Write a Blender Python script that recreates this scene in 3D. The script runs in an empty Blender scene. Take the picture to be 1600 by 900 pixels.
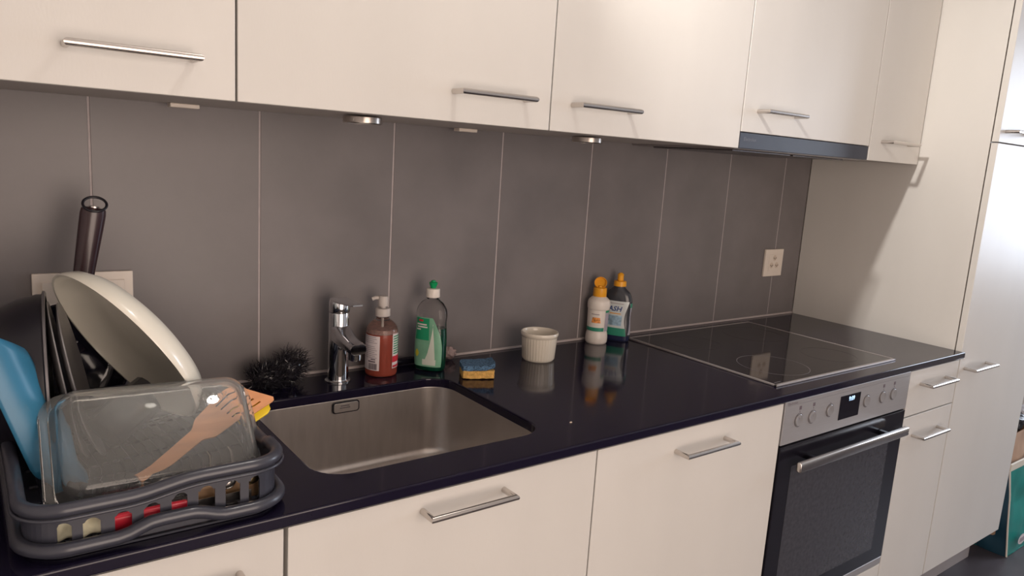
import bpy, bmesh, math, random
from mathutils import Vector, Matrix, noise
random.seed(7)
PI = math.pi
sc = bpy.context.scene
COL = sc.collection

# ------------------------------------------------------------------ camera
cam_data = bpy.data.cameras.new('camera')
cam_data.sensor_width = 36.0
cam_data.lens = 1160.35 / 1600 * 36
cam_data.clip_start = 0.02
cam = bpy.data.objects.new('camera', cam_data)
COL.objects.link(cam)
cam.matrix_world = Matrix([[0.803012, 0.05396, -0.593515, -2.4454], [-0.592606, 0.177856, -0.785612, -1.5215],
                           [0.063168, 0.982576, 0.174797, 1.4022], [0, 0, 0, 1]])
sc.camera = cam

# ------------------------------------------------------------------ sky, exposure, lamps
sc.view_settings.view_transform = 'Standard'
sc.view_settings.look = 'None'
sc.view_settings.gamma = 1.0
sc.view_settings.use_curve_mapping = False
sc.view_settings.exposure = 0.0
world = bpy.data.worlds.new('world')
sc.world = world
world.use_nodes = True
wn = world.node_tree.nodes
wn['Background'].inputs['Color'].default_value = (0.62, 0.76, 1.0, 1)
wn['Background'].inputs['Strength'].default_value = 2.2


def area(name, loc, look, size, power, col, shape='DISK', size_y=None, spread=None):
    l = bpy.data.lights.new(name, 'AREA')
    l.shape = shape
    l.size = size
    if size_y: l.size_y = size_y
    l.energy = power
    l.color = col
    if spread: l.spread = spread
    o = bpy.data.objects.new(name, l)
    COL.objects.link(o)
    o.location = loc
    d = Vector(look) - Vector(loc)
    o.rotation_euler = d.to_track_quat('-Z', 'Y').to_euler()
    return o


def bulb(name, loc, r, power, col):
    l = bpy.data.lights.new(name, 'POINT')
    l.energy = power
    l.color = col
    l.shadow_soft_size = r
    o = bpy.data.objects.new(name, l)
    COL.objects.link(o)
    o.location = loc
    return o


WARM = (1.0, 0.94, 0.88)
bulb('kitchen_bulb', (-1.76, -0.585, 2.27), 0.035, 8.5, WARM)
sp_d = bpy.data.lights.new('panel_fill_spot', 'SPOT')      # added fill spot beside the bulb, brightens the tall side panel
sp_d.energy = 72
sp_d.color = WARM
sp_d.spot_size = math.radians(74)
sp_d.spot_blend = 1.0
sp_d.shadow_soft_size = 0.035
sp_o = bpy.data.objects.new('panel_fill_spot', sp_d)
COL.objects.link(sp_o)
sp_o.location = (-1.74, -0.575, 2.26)
sp_o.rotation_euler = (Vector((0.0, -0.62, 1.22)) - Vector(sp_o.location)).to_track_quat('-Z', 'Y').to_euler()
# added warm fill lamp, set in an unseen wall opening behind the camera
area('front_fill_light', (-1.8, -2.93, 1.08), (-1.8, 0.0, 1.0), 1.5, 44, (1.0, 0.82, 0.705), 'RECTANGLE', 1.9)
area('window_daylight', (2.30, -1.38, 1.55), (0.0, -1.1, 1.2), 0.90, 29, (0.80, 0.88, 1.0), 'RECTANGLE', 1.15)


# ------------------------------------------------------------------ materials
def mat(name, col, rough=0.5, metal=0.0, noise_amt=0.0, noise_scale=8.0, bump=0.0, bump_scale=200.0, trans=0.0,
        ior=1.5, coat=0.0, emis=0.0, stretch=None, spec=0.5, rough_var=0.0, alpha=1.0):
    m = bpy.data.materials.new(name)
    m.use_nodes = True
    nt = m.node_tree
    b = nt.nodes['Principled BSDF']
    b.inputs['Base Color'].default_value = (*col, 1)
    b.inputs['Roughness'].default_value = rough
    b.inputs['Metallic'].default_value = metal
    b.inputs['Transmission Weight'].default_value = trans
    b.inputs['IOR'].default_value = ior
    b.inputs['Coat Weight'].default_value = coat
    b.inputs['Coat Roughness'].default_value = 0.1
    b.inputs['Specular IOR Level'].default_value = spec
    if emis:
        b.inputs['Emission Color'].default_value = (*col, 1)
        b.inputs['Emission Strength'].default_value = emis
    tc = nt.nodes.new('ShaderNodeTexCoord')
    mp = nt.nodes.new('ShaderNodeMapping')
    nt.links.new(tc.outputs['Object'], mp.inputs['Vector'])
    if stretch: mp.inputs['Scale'].default_value = stretch
    n = nt.nodes.new('ShaderNodeTexNoise')
    n.inputs['Scale'].default_value = noise_scale
    n.inputs['Detail'].default_value = 5
    nt.links.new(mp.outputs[0], n.inputs['Vector'])
    if noise_amt:
        r = nt.nodes.new('ShaderNodeMapRange')
        r.inputs['From Min'].default_value = 0.3
        r.inputs['From Max'].default_value = 0.7
        r.inputs['To Min'].default_value = 1 - noise_amt
        r.inputs['To Max'].default_value = 1 + noise_amt
        nt.links.new(n.outputs['Fac'], r.inputs['Value'])
        mx = nt.nodes.new('ShaderNodeVectorMath')
        mx.operation = 'SCALE'
        mx.inputs[0].default_value = col
        nt.links.new(r.outputs[0], mx.inputs['Scale'])
        nt.links.new(mx.outputs[0], b.inputs['Base Color'])
    if rough_var:
        r2 = nt.nodes.new('ShaderNodeMapRange')
        r2.inputs['From Min'].default_value = 0.3
        r2.inputs['From Max'].default_value = 0.7
        r2.inputs['To Min'].default_value = max(0.02, rough - rough_var)
        r2.inputs['To Max'].default_value = rough + rough_var
        nt.links.new(n.outputs['Fac'], r2.inputs['Value'])
        nt.links.new(r2.outputs[0], b.inputs['Roughness'])
    if bump:
        n2 = nt.nodes.new('ShaderNodeTexNoise')
        n2.inputs['Scale'].default_value = bump_scale
        n2.inputs['Detail'].default_value = 3
        nt.links.new(mp.outputs[0], n2.inputs['Vector'])
        bp = nt.nodes.new('ShaderNodeBump')
        bp.inputs['Strength'].default_value = bump
        bp.inputs['Distance'].default_value = 0.002
        nt.links.new(n2.outputs['Fac'], bp.inputs['Height'])
        nt.links.new(bp.outputs[0], b.inputs['Normal'])
    return m


def counter_mat():
    m = mat('black_granite', (0.012, 0.010, 0.016), 0.10, 0, 0.25, 30, rough_var=0.03, spec=0.38)
    nt = m.node_tree
    b = nt.nodes['Principled BSDF']
    tc = nt.nodes.new('ShaderNodeTexCoord')
    v = nt.nodes.new('ShaderNodeTexVoronoi')
    v.inputs['Scale'].default_value = 210
    nt.links.new(tc.outputs['Object'], v.inputs['Vector'])
    r = nt.nodes.new('ShaderNodeMapRange')
    r.inputs['From Min'].default_value = 0.0
    r.inputs['From Max'].default_value = 0.16
    r.inputs['To Min'].default_value = 1.0
    r.inputs['To Max'].default_value = 0.0
    nt.links.new(v.outputs['Distance'], r.inputs['Value'])
    n = nt.nodes.new('ShaderNodeTexNoise')
    n.inputs['Scale'].default_value = 14
    nt.links.new(tc.outputs['Object'], n.inputs['Vector'])
    r3 = nt.nodes.new('ShaderNodeMapRange')
    r3.inputs['From Min'].default_value = 0.5
    r3.inputs['From Max'].default_value = 0.75
    nt.links.new(n.outputs['Fac'], r3.inputs['Value'])
    mu = nt.nodes.new('ShaderNodeMath')
    mu.operation = 'MULTIPLY'
    nt.links.new(r.outputs[0], mu.inputs[0])
    nt.links.new(r3.outputs[0], mu.inputs[1])
    mix = nt.nodes.new('ShaderNodeMix')
    mix.data_type = 'RGBA'
    mix.inputs['A'].default_value = (0.0085, 0.0065, 0.0190, 1)
    mix.inputs['B'].default_value = (0.09, 0.08, 0.085, 1)
    nt.links.new(mu.outputs[0], mix.inputs['Factor'])
    nt.links.new(mix.outputs['Result'], b.inputs['Base Color'])
    return m


M = {}
M['cream'] = mat('cream_laminate', (0.655, 0.635, 0.60), 0.40, 0, 0.03, 5, bump=0.04, bump_scale=300, stretch=(1, 1, 0.35))
M['cream_in'] = mat('cream_board', (0.46, 0.42, 0.395), 0.6, 0, 0.02, 5)
M['edge'] = mat('cream_edge_band', (0.74, 0.66, 0.58), 0.4, 0, 0.02, 9)
M['steel'] = mat('brushed_handle_steel', (0.62, 0.58, 0.55), 0.24, 1.0, 0.03, 30, stretch=(1, 30, 30))
M['tile'] = mat('taupe_tile', (0.172, 0.156, 0.157), 0.42, 0, 0.16, 5.0, bump=0.10, bump_scale=45, rough_var=0.06)
M['grout'] = mat('pale_grout', (0.46, 0.41, 0.41), 0.85, 0, 0.08, 60)
M['granite'] = counter_mat()
M['sink'] = mat('sink_steel', (0.60, 0.56, 0.53), 0.36, 1.0, 0.06, 12, bump=0.03, bump_scale=90, stretch=(6, 1, 1))
M['chrome'] = mat('chrome', (0.72, 0.73, 0.76), 0.06, 1.0, 0.02, 20)
M['black'] = mat('black_metal', (0.010, 0.009, 0.014), 0.35, 0, 0.1, 20)
M['blackgloss'] = mat('black_glass', (0.008, 0.007, 0.012), 0.05, 0, 0.05, 20, spec=0.5)
M['white_plastic'] = mat('white_plastic', (0.74, 0.66, 0.58), 0.32, 0, 0.02, 20)
M['wall'] = mat('painted_plaster', (0.74, 0.71, 0.68), 0.85, 0, 0.03, 4, bump=0.05, bump_scale=150)
M['ceil'] = mat('white_ceiling', (0.80, 0.78, 0.76), 0.9, 0, 0.02, 4)
M['floor'] = mat('dark_floor', (0.060, 0.050, 0.056), 0.45, 0, 0.12, 10, bump=0.05, bump_scale=60)
M['kick'] = mat('grey_kickboard', (0.33, 0.30, 0.30), 0.42, 0, 0.03, 10)
M['panel_steel'] = mat('oven_steel', (0.42, 0.41, 0.42), 0.40, 0.5, 0.03, 20, stretch=(1, 1, 20))
M['hobframe'] = mat('hob_frame_steel', (0.42, 0.38, 0.37), 0.42, 0.55, 0.03, 20)


# ------------------------------------------------------------------ mesh helpers
def wm(o):
    m = o.matrix_basis.copy()
    while o.parent:
        o = o.parent
        m = o.matrix_basis @ m
    return m


def obj(name, bm, m, parent=None, smooth=False, kind=None, label=None, world=True):
    if parent is not None and world:
        bm.transform(wm(parent).inverted())
    bmesh.ops.recalc_face_normals(bm, faces=bm.faces)
    me = bpy.data.meshes.new(name)
    bm.to_mesh(me)
    bm.free()
    if smooth:
        for p in me.polygons: p.use_smooth = True
        if smooth != 'all':
            me.set_sharp_from_angle(angle=math.radians(38))
    if m: me.materials.append(m)
    o = bpy.data.objects.new(name, me)
    COL.objects.link(o)
    if parent is not None: o.parent = parent
    if kind: o['kind'] = kind
    if label: o['label'] = label
    return o


def thing(name, label, cat, loc=(0, 0, 0), rz=0.0, group=None, kind=None):
    o = bpy.data.objects.new(name, None)
    o.empty_display_size = 0.05
    COL.objects.link(o)
    o.location = loc
    o.rotation_euler = (0, 0, rz)
    o['label'] = label
    o['category'] = cat
    if group: o['group'] = group
    return o


def tag(o, label, cat, group=None):
    o['label'] = label
    o['category'] = cat
    if group: o['group'] = group
    return o


def box(bm, x0, x1, y0, y1, z0, z1, bev=0.0, seg=2):
    t = bmesh.new()
    bmesh.ops.create_cube(t, size=1.0)
    bmesh.ops.scale(t, vec=(x1 - x0, y1 - y0, z1 - z0), verts=t.verts)
    bmesh.ops.translate(t, vec=((x0 + x1) / 2, (y0 + y1) / 2, (z0 + z1) / 2), verts=t.verts)
    if bev:
        bmesh.ops.bevel(t, geom=list(t.edges), offset=bev, segments=seg, affect='EDGES', profile=0.5)
    join(bm, t)
    return bm


def join(bm, t, mtx=None):
    if mtx is not None: t.transform(mtx)
    vm = {v: bm.verts.new(v.co) for v in t.verts}
    for f in t.faces:
        try:
            bm.faces.new([vm[v] for v in f.verts])
        except ValueError:
            pass
    t.free()


def bxm(*a, **k):
    return box(bmesh.new(), *a, **k)


def tube(path, r, seg=12, closed=False, rads=None, cap=True, flat=1.0):
    """sweep a circle along a path with mitred corners"""
    bm = bmesh.new()
    P = [Vector(p) for p in path]
    n = len(P)
    T = []
    for i in range(n):
        if closed:
            a, c = P[(i - 1) % n], P[(i + 1) % n]
            d0 = (P[i] - a).normalized(); d1 = (c - P[i]).normalized()
        else:
            d0 = (P[i] - P[i - 1]).normalized() if i > 0 else (P[1] - P[0]).normalized()
            d1 = (P[i + 1] - P[i]).normalized() if i < n - 1 else d0
        T.append((d0, d1))
    up = Vector((0, 0, 1)) if abs(T[0][1].z) < 0.9 else Vector((0, 1, 0))
    u = (up - up.dot(T[0][0]) * T[0][0]).normalized()
    rings = []
    for i in range(n):
        d0, d1 = T[i]
        u = (u - u.dot(d0) * d0).normalized()
        w = d0.cross(u)
        rr = rads[i] if rads else r
        b = (d0 + d1)
        b = b.normalized() if b.length > 1e-6 else d0
        ring = []
        for k in range(seg):
            a = 2 * PI * k / seg
            off = (u * math.cos(a) * flat + w * math.sin(a)) * rr
            den = b.dot(d0)
            s = -off.dot(b) / den if abs(den) > 0.2 else 0
            ring.append(bm.verts.new(P[i] + off + d0 * s))
        rings.append(ring)
        # carry the frame over to the outgoing direction
        q = d0.rotation_difference(d1)
        u = q @ u
    m = n if closed else n - 1
    for i in range(m):
        A, B = rings[i], rings[(i + 1) % n]
        for k in range(seg):
            bm.faces.new((A[k], A[(k + 1) % seg], B[(k + 1) % seg], B[k]))
    if not closed and cap:
        bm.faces.new(rings[0][::-1]); bm.faces.new(rings[-1])
    return bm


def lathe(prof, seg=32, c=(0, 0, 0), close=False):
    """prof: (r,z) list, revolved about z"""
    bm = bmesh.new()
    rings = []
    for r, z in prof:
        if r < 1e-6:
            rings.append([bm.verts.new((c[0], c[1], c[2] + z))])
        else:
            rings.append([bm.verts.new((c[0] + r * math.cos(2 * PI * k / seg), c[1] + r * math.sin(2 * PI * k / seg), c[2] + z)) for k in range(seg)])
    L = list(zip(rings, rings[1:]))
    if close: L.append((rings[-1], rings[0]))
    for A, B in L:
        for k in range(seg):
            if len(A) == 1 and len(B) == 1: continue
            if len(A) == 1: bm.faces.new((A[0], B[k], B[(k + 1) % seg]))
            elif len(B) == 1: bm.faces.new((A[k], A[(k + 1) % seg], B[0]))
            else: bm.faces.new((A[k], A[(k + 1) % seg], B[(k + 1) % seg], B[k]))
    return bm


def interp(tab, z):
    if z <= tab[0][0]: return tab[0][1:]
    for a, b in zip(tab, tab[1:]):
        if z <= b[0]:
            t = (z - a[0]) / max(1e-9, b[0] - a[0])
            return tuple(a[i] + (b[i] - a[i]) * t for i in range(1, len(a)))
    return tab[-1][1:]


def smooth_tab(tab, n=8):
    """catmull-rom through table rows, monotone in z"""
    out = []
    for i in range(len(tab) - 1):
        p0, p1, p2, p3 = tab[max(0, i - 1)], tab[i], tab[i + 1], tab[min(len(tab) - 1, i + 2)]
        for k in range(n):
            t = k / n
            row = [p1[0] + (p2[0] - p1[0]) * t]
            for j in range(1, len(p1)):
                a = 0.5 * ((2 * p1[j]) + (-p0[j] + p2[j]) * t + (2 * p0[j] - 5 * p1[j] + 4 * p2[j] - p3[j]) * t * t + (-p0[j] + 3 * p1[j] - 3 * p2[j] + p3[j]) * t ** 3)
                row.append(a)
            out.append(tuple(row))
    out.append(tuple(tab[-1]))
    return out


def se(a, b, n, th):
    c, s = math.cos(th), math.sin(th)
    return (a * math.copysign(abs(c) ** (2 / n), c), b * math.copysign(abs(s) ** (2 / n), s))


def loft(tab, seg=40, shrink=0.0, z0=None, z1=None, cap=True):
    """tab rows (z,a,b,n) -> closed superellipse body in local coordinates"""
    bm = bmesh.new()
    rows = [r for r in tab if (z0 is None or r[0] >= z0 - 1e-9) and (z1 is None or r[0] <= z1 + 1e-9)]
    if z0 is not None and rows[0][0] > z0 + 1e-6: rows.insert(0, (z0, *interp(tab, z0)))
    if z1 is not None and rows[-1][0] < z1 - 1e-6: rows.append((z1, *interp(tab, z1)))
    rings = []
    for z, a, b, n in rows:
        rings.append([bm.verts.new((*se(max(.0005, a - shrink), max(.0005, b - shrink), n, 2 * PI * k / seg), z)) for k in range(seg)])
    for A, B in zip(rings, rings[1:]):
        for k in range(seg):
            bm.faces.new((A[k], A[(k + 1) % seg], B[(k + 1) % seg], B[k]))
    if cap:
        bm.faces.new(rings[0][::-1]); bm.faces.new(rings[-1])
    return bm


def patch(tab, shape, off=0.0004, seg=14, thick=0.0):
    """shape: function v in 0..1 -> (z, th0, th1): a label hugging the body"""
    bm = bmesh.new()
    V = []
    nv = 18
    for i in range(nv + 1):
        z, t0, t1 = shape(i / nv)
        a, b, n = interp(tab, z)
        V.append([bm.verts.new((*se(a + off, b + off, n, t0 + (t1 - t0) * k / seg), z)) for k in range(seg + 1)])
    for A, B in zip(V, V[1:]):
        for k in range(seg):
            bm.faces.new((A[k], A[k + 1], B[k + 1], B[k]))
    return bm


def rect(z0, z1, t0, t1):
    return lambda v: (z0 + (z1 - z0) * v, t0, t1)


def text_bm(s, size, bold=False):
    c = bpy.data.curves.new('lettering', 'FONT')
    c.body = s
    c.size = size
    c.align_x = 'CENTER'
    c.align_y = 'CENTER'
    c.resolution_u = 2
    if bold: c.offset = size * 0.02
    o = bpy.data.objects.new('lettering', c)
    COL.objects.link(o)
    dg = bpy.context.evaluated_depsgraph_get()
    dg.update()
    me = bpy.data.meshes.new_from_object(o.evaluated_get(dg))
    bm = bmesh.new()
    bm.from_mesh(me)
    bpy.data.objects.remove(o)
    bpy.data.curves.remove(c)
    bpy.data.meshes.remove(me)
    return bm


def wrap_text(tab, s, size, th, z, off=0.0008, shear=0.0):
    bm = text_bm(s, size, True)
    bmesh.ops.triangulate(bm, faces=bm.faces)
    a, b, n = interp(tab, z)
    # arclength approx by numeric stepping about th
    for v in bm.verts:
        x, y = v.co.x + shear * v.co.y, v.co.y
        t = th
        steps = 12
        for _ in range(steps):
            p = se(a, b, n, t); q = se(a, b, n, t + 0.01)
            sp = math.hypot(q[0] - p[0], q[1] - p[1]) / 0.01
            t += (x / steps) / max(sp, 1e-4)
        aa, bb, nn = interp(tab, z + y)
        v.co = (*se(aa + off, bb + off, nn, t), z + y)
    return bm


def rrect(w, h, r, seg=6):
    """rounded rectangle outline points centred at the origin, counter-clockwise"""
    pts = []
    for cx, cy, a0 in ((w / 2 - r, h / 2 - r, 0), (-w / 2 + r, h / 2 - r, PI / 2), (-w / 2 + r, -h / 2 + r, PI), (w / 2 - r, -h / 2 + r, 1.5 * PI)):
        for k in range(seg + 1):
            a = a0 + PI / 2 * k / seg
            pts.append((cx + r * math.cos(a), cy + r * math.sin(a)))
    return pts


def prism(pts, z0, z1, bev=0.0):
    bm = bmesh.new()
    f = bm.faces.new([bm.verts.new((x, y, z0)) for x, y in pts])
    r = bmesh.ops.extrude_face_region(bm, geom=[f])
    bmesh.ops.translate(bm, vec=(0, 0, z1 - z0), verts=[v for v in r['geom'] if isinstance(v, bmesh.types.BMVert)])
    if bev:
        es = [e for e in bm.edges if abs(e.verts[0].co.z - e.verts[1].co.z) < 1e-6]
        bmesh.ops.bevel(bm, geom=es, offset=bev, segments=2, affect='EDGES', profile=0.5)
    return bm


def frame_from(normal, up=(0, 0, 1)):
    n = Vector(normal).normalized()
    u = Vector(up)
    x = u.cross(n).normalized()
    y = n.cross(x)
    m = Matrix((x, y, n)).transposed()
    return m


def on_front(bm, cx, y, cz):
    """flat XY drawing -> upright on a front facing -y"""
    bm.transform(Matrix.Translation((cx, y, cz)) @ Matrix.Rotation(PI / 2, 4, 'X'))
    return bm


# ------------------------------------------------------------------ setting
ZC = 0.90          # worktop height
YD = -0.5853       # base door fronts
YW = -0.367        # wall cabinet fronts
ZW = 1.4556        # underside of wall cabinets
XL = -3.3


def struct(name, bm, m, parent=None):
    return obj(name, bm, m, parent, kind='structure')


struct('floor', bxm(XL, 2.4, -2.9, 0.02, -0.05, 0.0), M['floor'])
struct('ceiling', bxm(XL, 2.4, -2.9, 0.02, 2.42, 2.5), M['ceil'])
struct('wall_left', bxm(XL - 0.1, XL, -2.9, 0.12, 0, 2.42), M['wall'])
wfr = bmesh.new()
box(wfr, XL, -2.6, -3.0, -2.9, 0, 2.42)
box(wfr, -1.0, 2.4, -3.0, -2.9, 0, 2.42)
box(wfr, -2.6, -1.0, -3.0, -2.9, 2.1, 2.42)  # opening added for the front fill lamp
struct('wall_front', wfr, M['wall'])
lr = bmesh.new()      # added unseen shell that keeps sky light out of the opening
box(lr, XL - 0.1, -0.6, -4.4, -4.3, 0, 2.42)
box(lr, XL - 0.1, XL, -4.3, -2.9, 0, 2.42)
box(lr, -0.7, -0.6, -4.3, -3.0, 0, 2.42)
struct('wall_sky_block', lr, M['wall'])
struct('floor_sky_block', bxm(XL, -0.6, -4.3, -2.9, -0.05, 0.0), M['floor'])
struct('ceiling_sky_block', bxm(XL, -0.6, -4.3, -2.9, 2.42, 2.5), M['ceil'])
dfr = bmesh.new()
box(dfr, -2.66, -2.58, -2.905, -2.885, 0, 2.1)
box(dfr, -1.02, -0.94, -2.905, -2.885, 0, 2.1)
box(dfr, -2.66, -0.94, -2.905, -2.885, 2.1, 2.17)
struct('trim_1', dfr, M['white_plastic'])  # trim round the added lamp opening
wb = bxm(XL, 2.4, 0.008, 0.12, 0, 2.42)
wall_back = struct('wall_back', wb, M['wall'])
g = obj('grout', bxm(XL, -0.0, 0.0012, 0.008, ZC - 0.01, ZW + 0.03), M['grout'], wall_back)
seal = obj('silicone_joint', bxm(XL, -0.001, -0.004, 0.001, ZC, ZC + 0.0058, 0.001, 1), mat('pale_sealant', (0.50, 0.44, 0.43), 0.5), wall_back)
for i in range(-1, 11):
    xr = -0.152 - i * 0.3 - 0.3
    x0, x1 = max(xr - 0.0 - 0.3 + 0.3, XL), 0
    a = -0.152 - (i + 1) * 0.3 + 0.0019
    b = -0.152 - i * 0.3 - 0.0019
    if b > -0.004: b = -0.001
    a = max(a, XL)
    if b - a < 0.02: continue
    o = obj('tile', bxm(a, b, 0.0, 0.0078, ZC + 0.003, ZW + 0.03, 0.0006, 1), M['tile'], wall_back)
# last narrow tile by the tall cabinet is covered by i = -1
# right wall with window opening
wr = bmesh.new()
box(wr, 2.4, 2.5, -2.9, -1.9, 0, 2.42)
box(wr, 2.4, 2.5, -0.85, 0.12, 0, 2.42)
box(wr, 2.4, 2.5, -1.9, -0.85, 0, 0.9)
box(wr, 2.4, 2.5, -1.9, -0.85, 2.2, 2.42)
struct('wall_right', wr, M['wall'])
wf = bmesh.new()
for a in ((-1.9, -1.84, 0.9, 2.2), (-0.91, -0.85, 0.9, 2.2), (-1.84, -0.91, 0.9, 0.96), (-1.84, -0.91, 2.14, 2.2), (-1.39, -1.36, 0.96, 2.14)):
    box(wf, 2.42, 2.46, a[0], a[1], a[2], a[3], 0.004, 1)
struct('window_1', wf, M['white_plastic'])

# ------------------------------------------------------------------ worktop
cut = (-2.022, -1.580, -0.512, -0.137)      # sink cut-out


def worktop():
    bm = bmesh.new()
    z1, z0 = ZC, ZC - 0.0190
    outer = [(XL + 0.01, -0.596), (0.001, -0.596), (0.001, -0.0005), (XL + 0.01, -0.0005)]
    cx, cy = (cut[0] + cut[1]) / 2, (cut[2] + cut[3]) / 2
    inner = [(cx + x, cy + y) for x, y in rrect(cut[1] - cut[0], cut[3] - cut[2], 0.055, 8)]
    ov = [bm.verts.new((x, y, z1)) for x, y in outer]
    iv = [bm.verts.new((x, y, z1)) for x, y in inner]
    es = [bm.edges.new((ov[i], ov[(i + 1) % 4])) for i in range(4)]
    es += [bm.edges.new((iv[i], iv[(i + 1) % len(iv)])) for i in range(len(iv))]
    r = bmesh.ops.triangle_fill(bm, edges=es, use_beauty=True)
    fs = [f for f in r['geom'] if isinstance(f, bmesh.types.BMFace)]
    e = bmesh.ops.extrude_face_region(bm, geom=list(bm.faces))
    bmesh.ops.translate(bm, vec=(0, 0, z0 - z1), verts=[v for v in e['geom'] if isinstance(v, bmesh.types.BMVert)])
    bev = []
    for ed in bm.edges:
        a, b = ed.verts
        if a.co.z > z1 - 1e-5 and b.co.z > z1 - 1e-5 and len(ed.link_faces) == 2:
            n1, n2 = (f.normal for f in ed.link_faces)
            if abs(ed.link_faces[0].calc_center_median().z - ed.link_faces[1].calc_center_median().z) > 0.001:
                bev.append(ed)
        elif a.co.z < z0 + 1e-5 and b.co.z < z0 + 1e-5 and a.co.y < -0.59 and b.co.y < -0.59:
            bev.append(ed)
    bmesh.ops.bevel(bm, geom=bev, offset=0.0030, segments=3, affect='EDGES', profile=0.5)
    return bm


wt = obj('worktop', worktop(), M['granite'])
tag(wt, 'long polished black granite worktop with a square sink cut-out', 'worktop')


# ------------------------------------------------------------------ handles
def bar_handle(parent, xc, y, z, w=0.168, d=0.034, r=0.0052):
    p = [(xc - w / 2 + r, y - 0.0002, z), (xc - w / 2 + r, y - d, z), (xc + w / 2 - r, y - d, z), (xc + w / 2 - r, y - 0.0002, z)]
    return obj('handle', tube(p, r, 16), M['steel'], parent, smooth=True)


def door(parent, x0, x1, yf, z0, z1, name='door', hx=None, hz=None, t=0.0187, gap=0.0016, hw=0.168):
    d = obj(name, bxm(x0 + gap, x1 - gap, yf, yf + t, z0, z1, 0.0011, 2), M['cream'], parent)
    if hx is not None: bar_handle(d, hx, yf, hz, hw)
    return d


def carcass(parent, x0, x1, yf, z0, z1, yb=-0.003, top=True):
    bm = bmesh.new()
    t = 0.016
    box(bm, x0 + .0004, x0 + t, yf, yb, z0, z1)
    box(bm, x1 - t, x1 - .0004, yf, yb, z0, z1)
    box(bm, x0 + t, x1 - t, yf, yb, z0, z0 + t)
    box(bm, x0 + t, x1 - t, yb - 0.006, yb, z0 + t, z1)
    if top: box(bm, x0 + t, x1 - t, yf, yb - 0.006, z1 - t, z1)
    return obj('body', bm, M['cream_in'], parent)


def kick(parent, x0, x1):
    return obj('kickboard', bxm(x0, x1, -0.502, -0.486, 0.001, 0.150), M['kick'], parent)


ZB0, ZB1, BT = 0.1545, 0.8745, 0.8805
G = [-2.7, -2.1035, -1.5145, -0.9215, -0.3115, -0.002]
# base cabinets
t = thing('base_cabinet', 'cream base cabinet under the dish rack, left of the sink, door half out of frame', 'cabinet', (-2.4, -0.29, 0))
carcass(t, G[0], G[1] - 0.001, YD + 0.022, ZB0, BT); kick(t, G[0], G[1])
door(t, G[0], G[1] - 0.0015, YD, ZB0, ZB1, hx=-2.246, hz=0.825)
t = thing('base_cabinet', 'cream base cabinet below the steel sink with one tall door', 'cabinet', (-1.81, -0.29, 0))
carcass(t, G[1], G[2], YD + 0.022, ZB0, BT, top=False); kick(t, G[1], G[2])
door(t, G[1] + 0.0015, G[2], YD, ZB0, ZB1, hx=-1.807, hz=0.846)
t = thing('base_cabinet', 'cream base cabinet with one tall door between sink cabinet and oven', 'cabinet', (-1.22, -0.29, 0))
carcass(t, G[2], G[3], YD + 0.022, ZB0, BT); kick(t, G[2], G[3])
door(t, G[2], G[3], YD, ZB0, ZB1, hx=-1.213, hz=0.829)
t = thing('oven_cabinet', 'cream built-in housing around the oven with a low panel beneath it', 'cabinet', (-0.62, -0.29, 0))
carcass(t, G[3], G[4], YD + 0.022, ZB0, BT); kick(t, G[3], G[4])
door(t, G[3], G[4], YD, ZB0, 0.2860, name='lower_panel')
t = thing('drawer_cabinet', 'narrow cream base cabinet with a drawer over a door, right of the oven', 'cabinet', (-0.16, -0.29, 0))
carcass(t, G[4], G[5], YD + 0.022, ZB0, BT); kick(t, G[4], G[5])
door(t, G[4], G[5], YD, 0.7390, ZB1, name='drawer_front', hx=-0.163, hz=0.830)
door(t, G[4], G[5], YD, ZB0, 0.7350, hx=-0.165, hz=0.674)

t = thing('base_cabinet', 'cream base cabinet at the far left end of the worktop', 'cabinet', (-3.0, -0.29, 0))
carcass(t, -3.288, G[0] - 0.001, YD + 0.022, ZB0, BT); kick(t, -3.288, G[0])
door(t, -3.288, G[0], YD, ZB0, ZB1, hx=-3.0, hz=0.829)

# tall cabinet
t = thing('tall_cabinet', 'tall cream cabinet at the right end with two stacked doors', 'cabinet', (0.3, -0.29, 0))
bm = bmesh.new()
box(bm, 0.0015, 0.0185, -0.5635, -0.001, 0.1545, 2.40)
obj('side_panel', bm, M['cream'], t)
bm = bmesh.new()
box(bm, 0.574, 0.590, -0.5635, -0.001, 0.1545, 2.40)
box(bm, 0.0187, 0.574, -0.5635, -0.001, 0.1545, 0.1705)
box(bm, 0.0187, 0.574, -0.5635, -0.001, 1.521, 1.539)
box(bm, 0.0187, 0.574, -0.5635, -0.001, 2.384, 2.40)
box(bm, 0.0187, 0.574, -0.010, -0.001, 0.1705, 2.384)
obj('body', bm, M['cream_in'], t)
kick(t, 0.0, 0.598)
M['talldoor'] = M['cream']
door(t, 0.0, 0.5925, YD, 0.1545, 1.5288, name='lower_door', hx=0.118, hz=0.842)
door(t, 0.0, 0.5925, YD, 1.5322, 2.40, name='upper_door', hx=0.118, hz=1.5640)

# wall cabinets
W = [-2.704, -2.1055, -1.5072, -0.9103, -0.3070, -0.0010]


def wall_cab(i, label, hx, hz, z0=ZW, x0=None, x1=None):
    a, b = W[i], W[i + 1]
    t = thing('wall_cabinet', label, 'cabinet', ((a + b) / 2, -0.17, z0), group=None)
    cz = z0 + 0.002
    carcass(t, a, b, YW + 0.022, cz, 2.15)
    door(t, a, b, YW, z0, 2.15, hx=hx, hz=hz)
    return t


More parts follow.
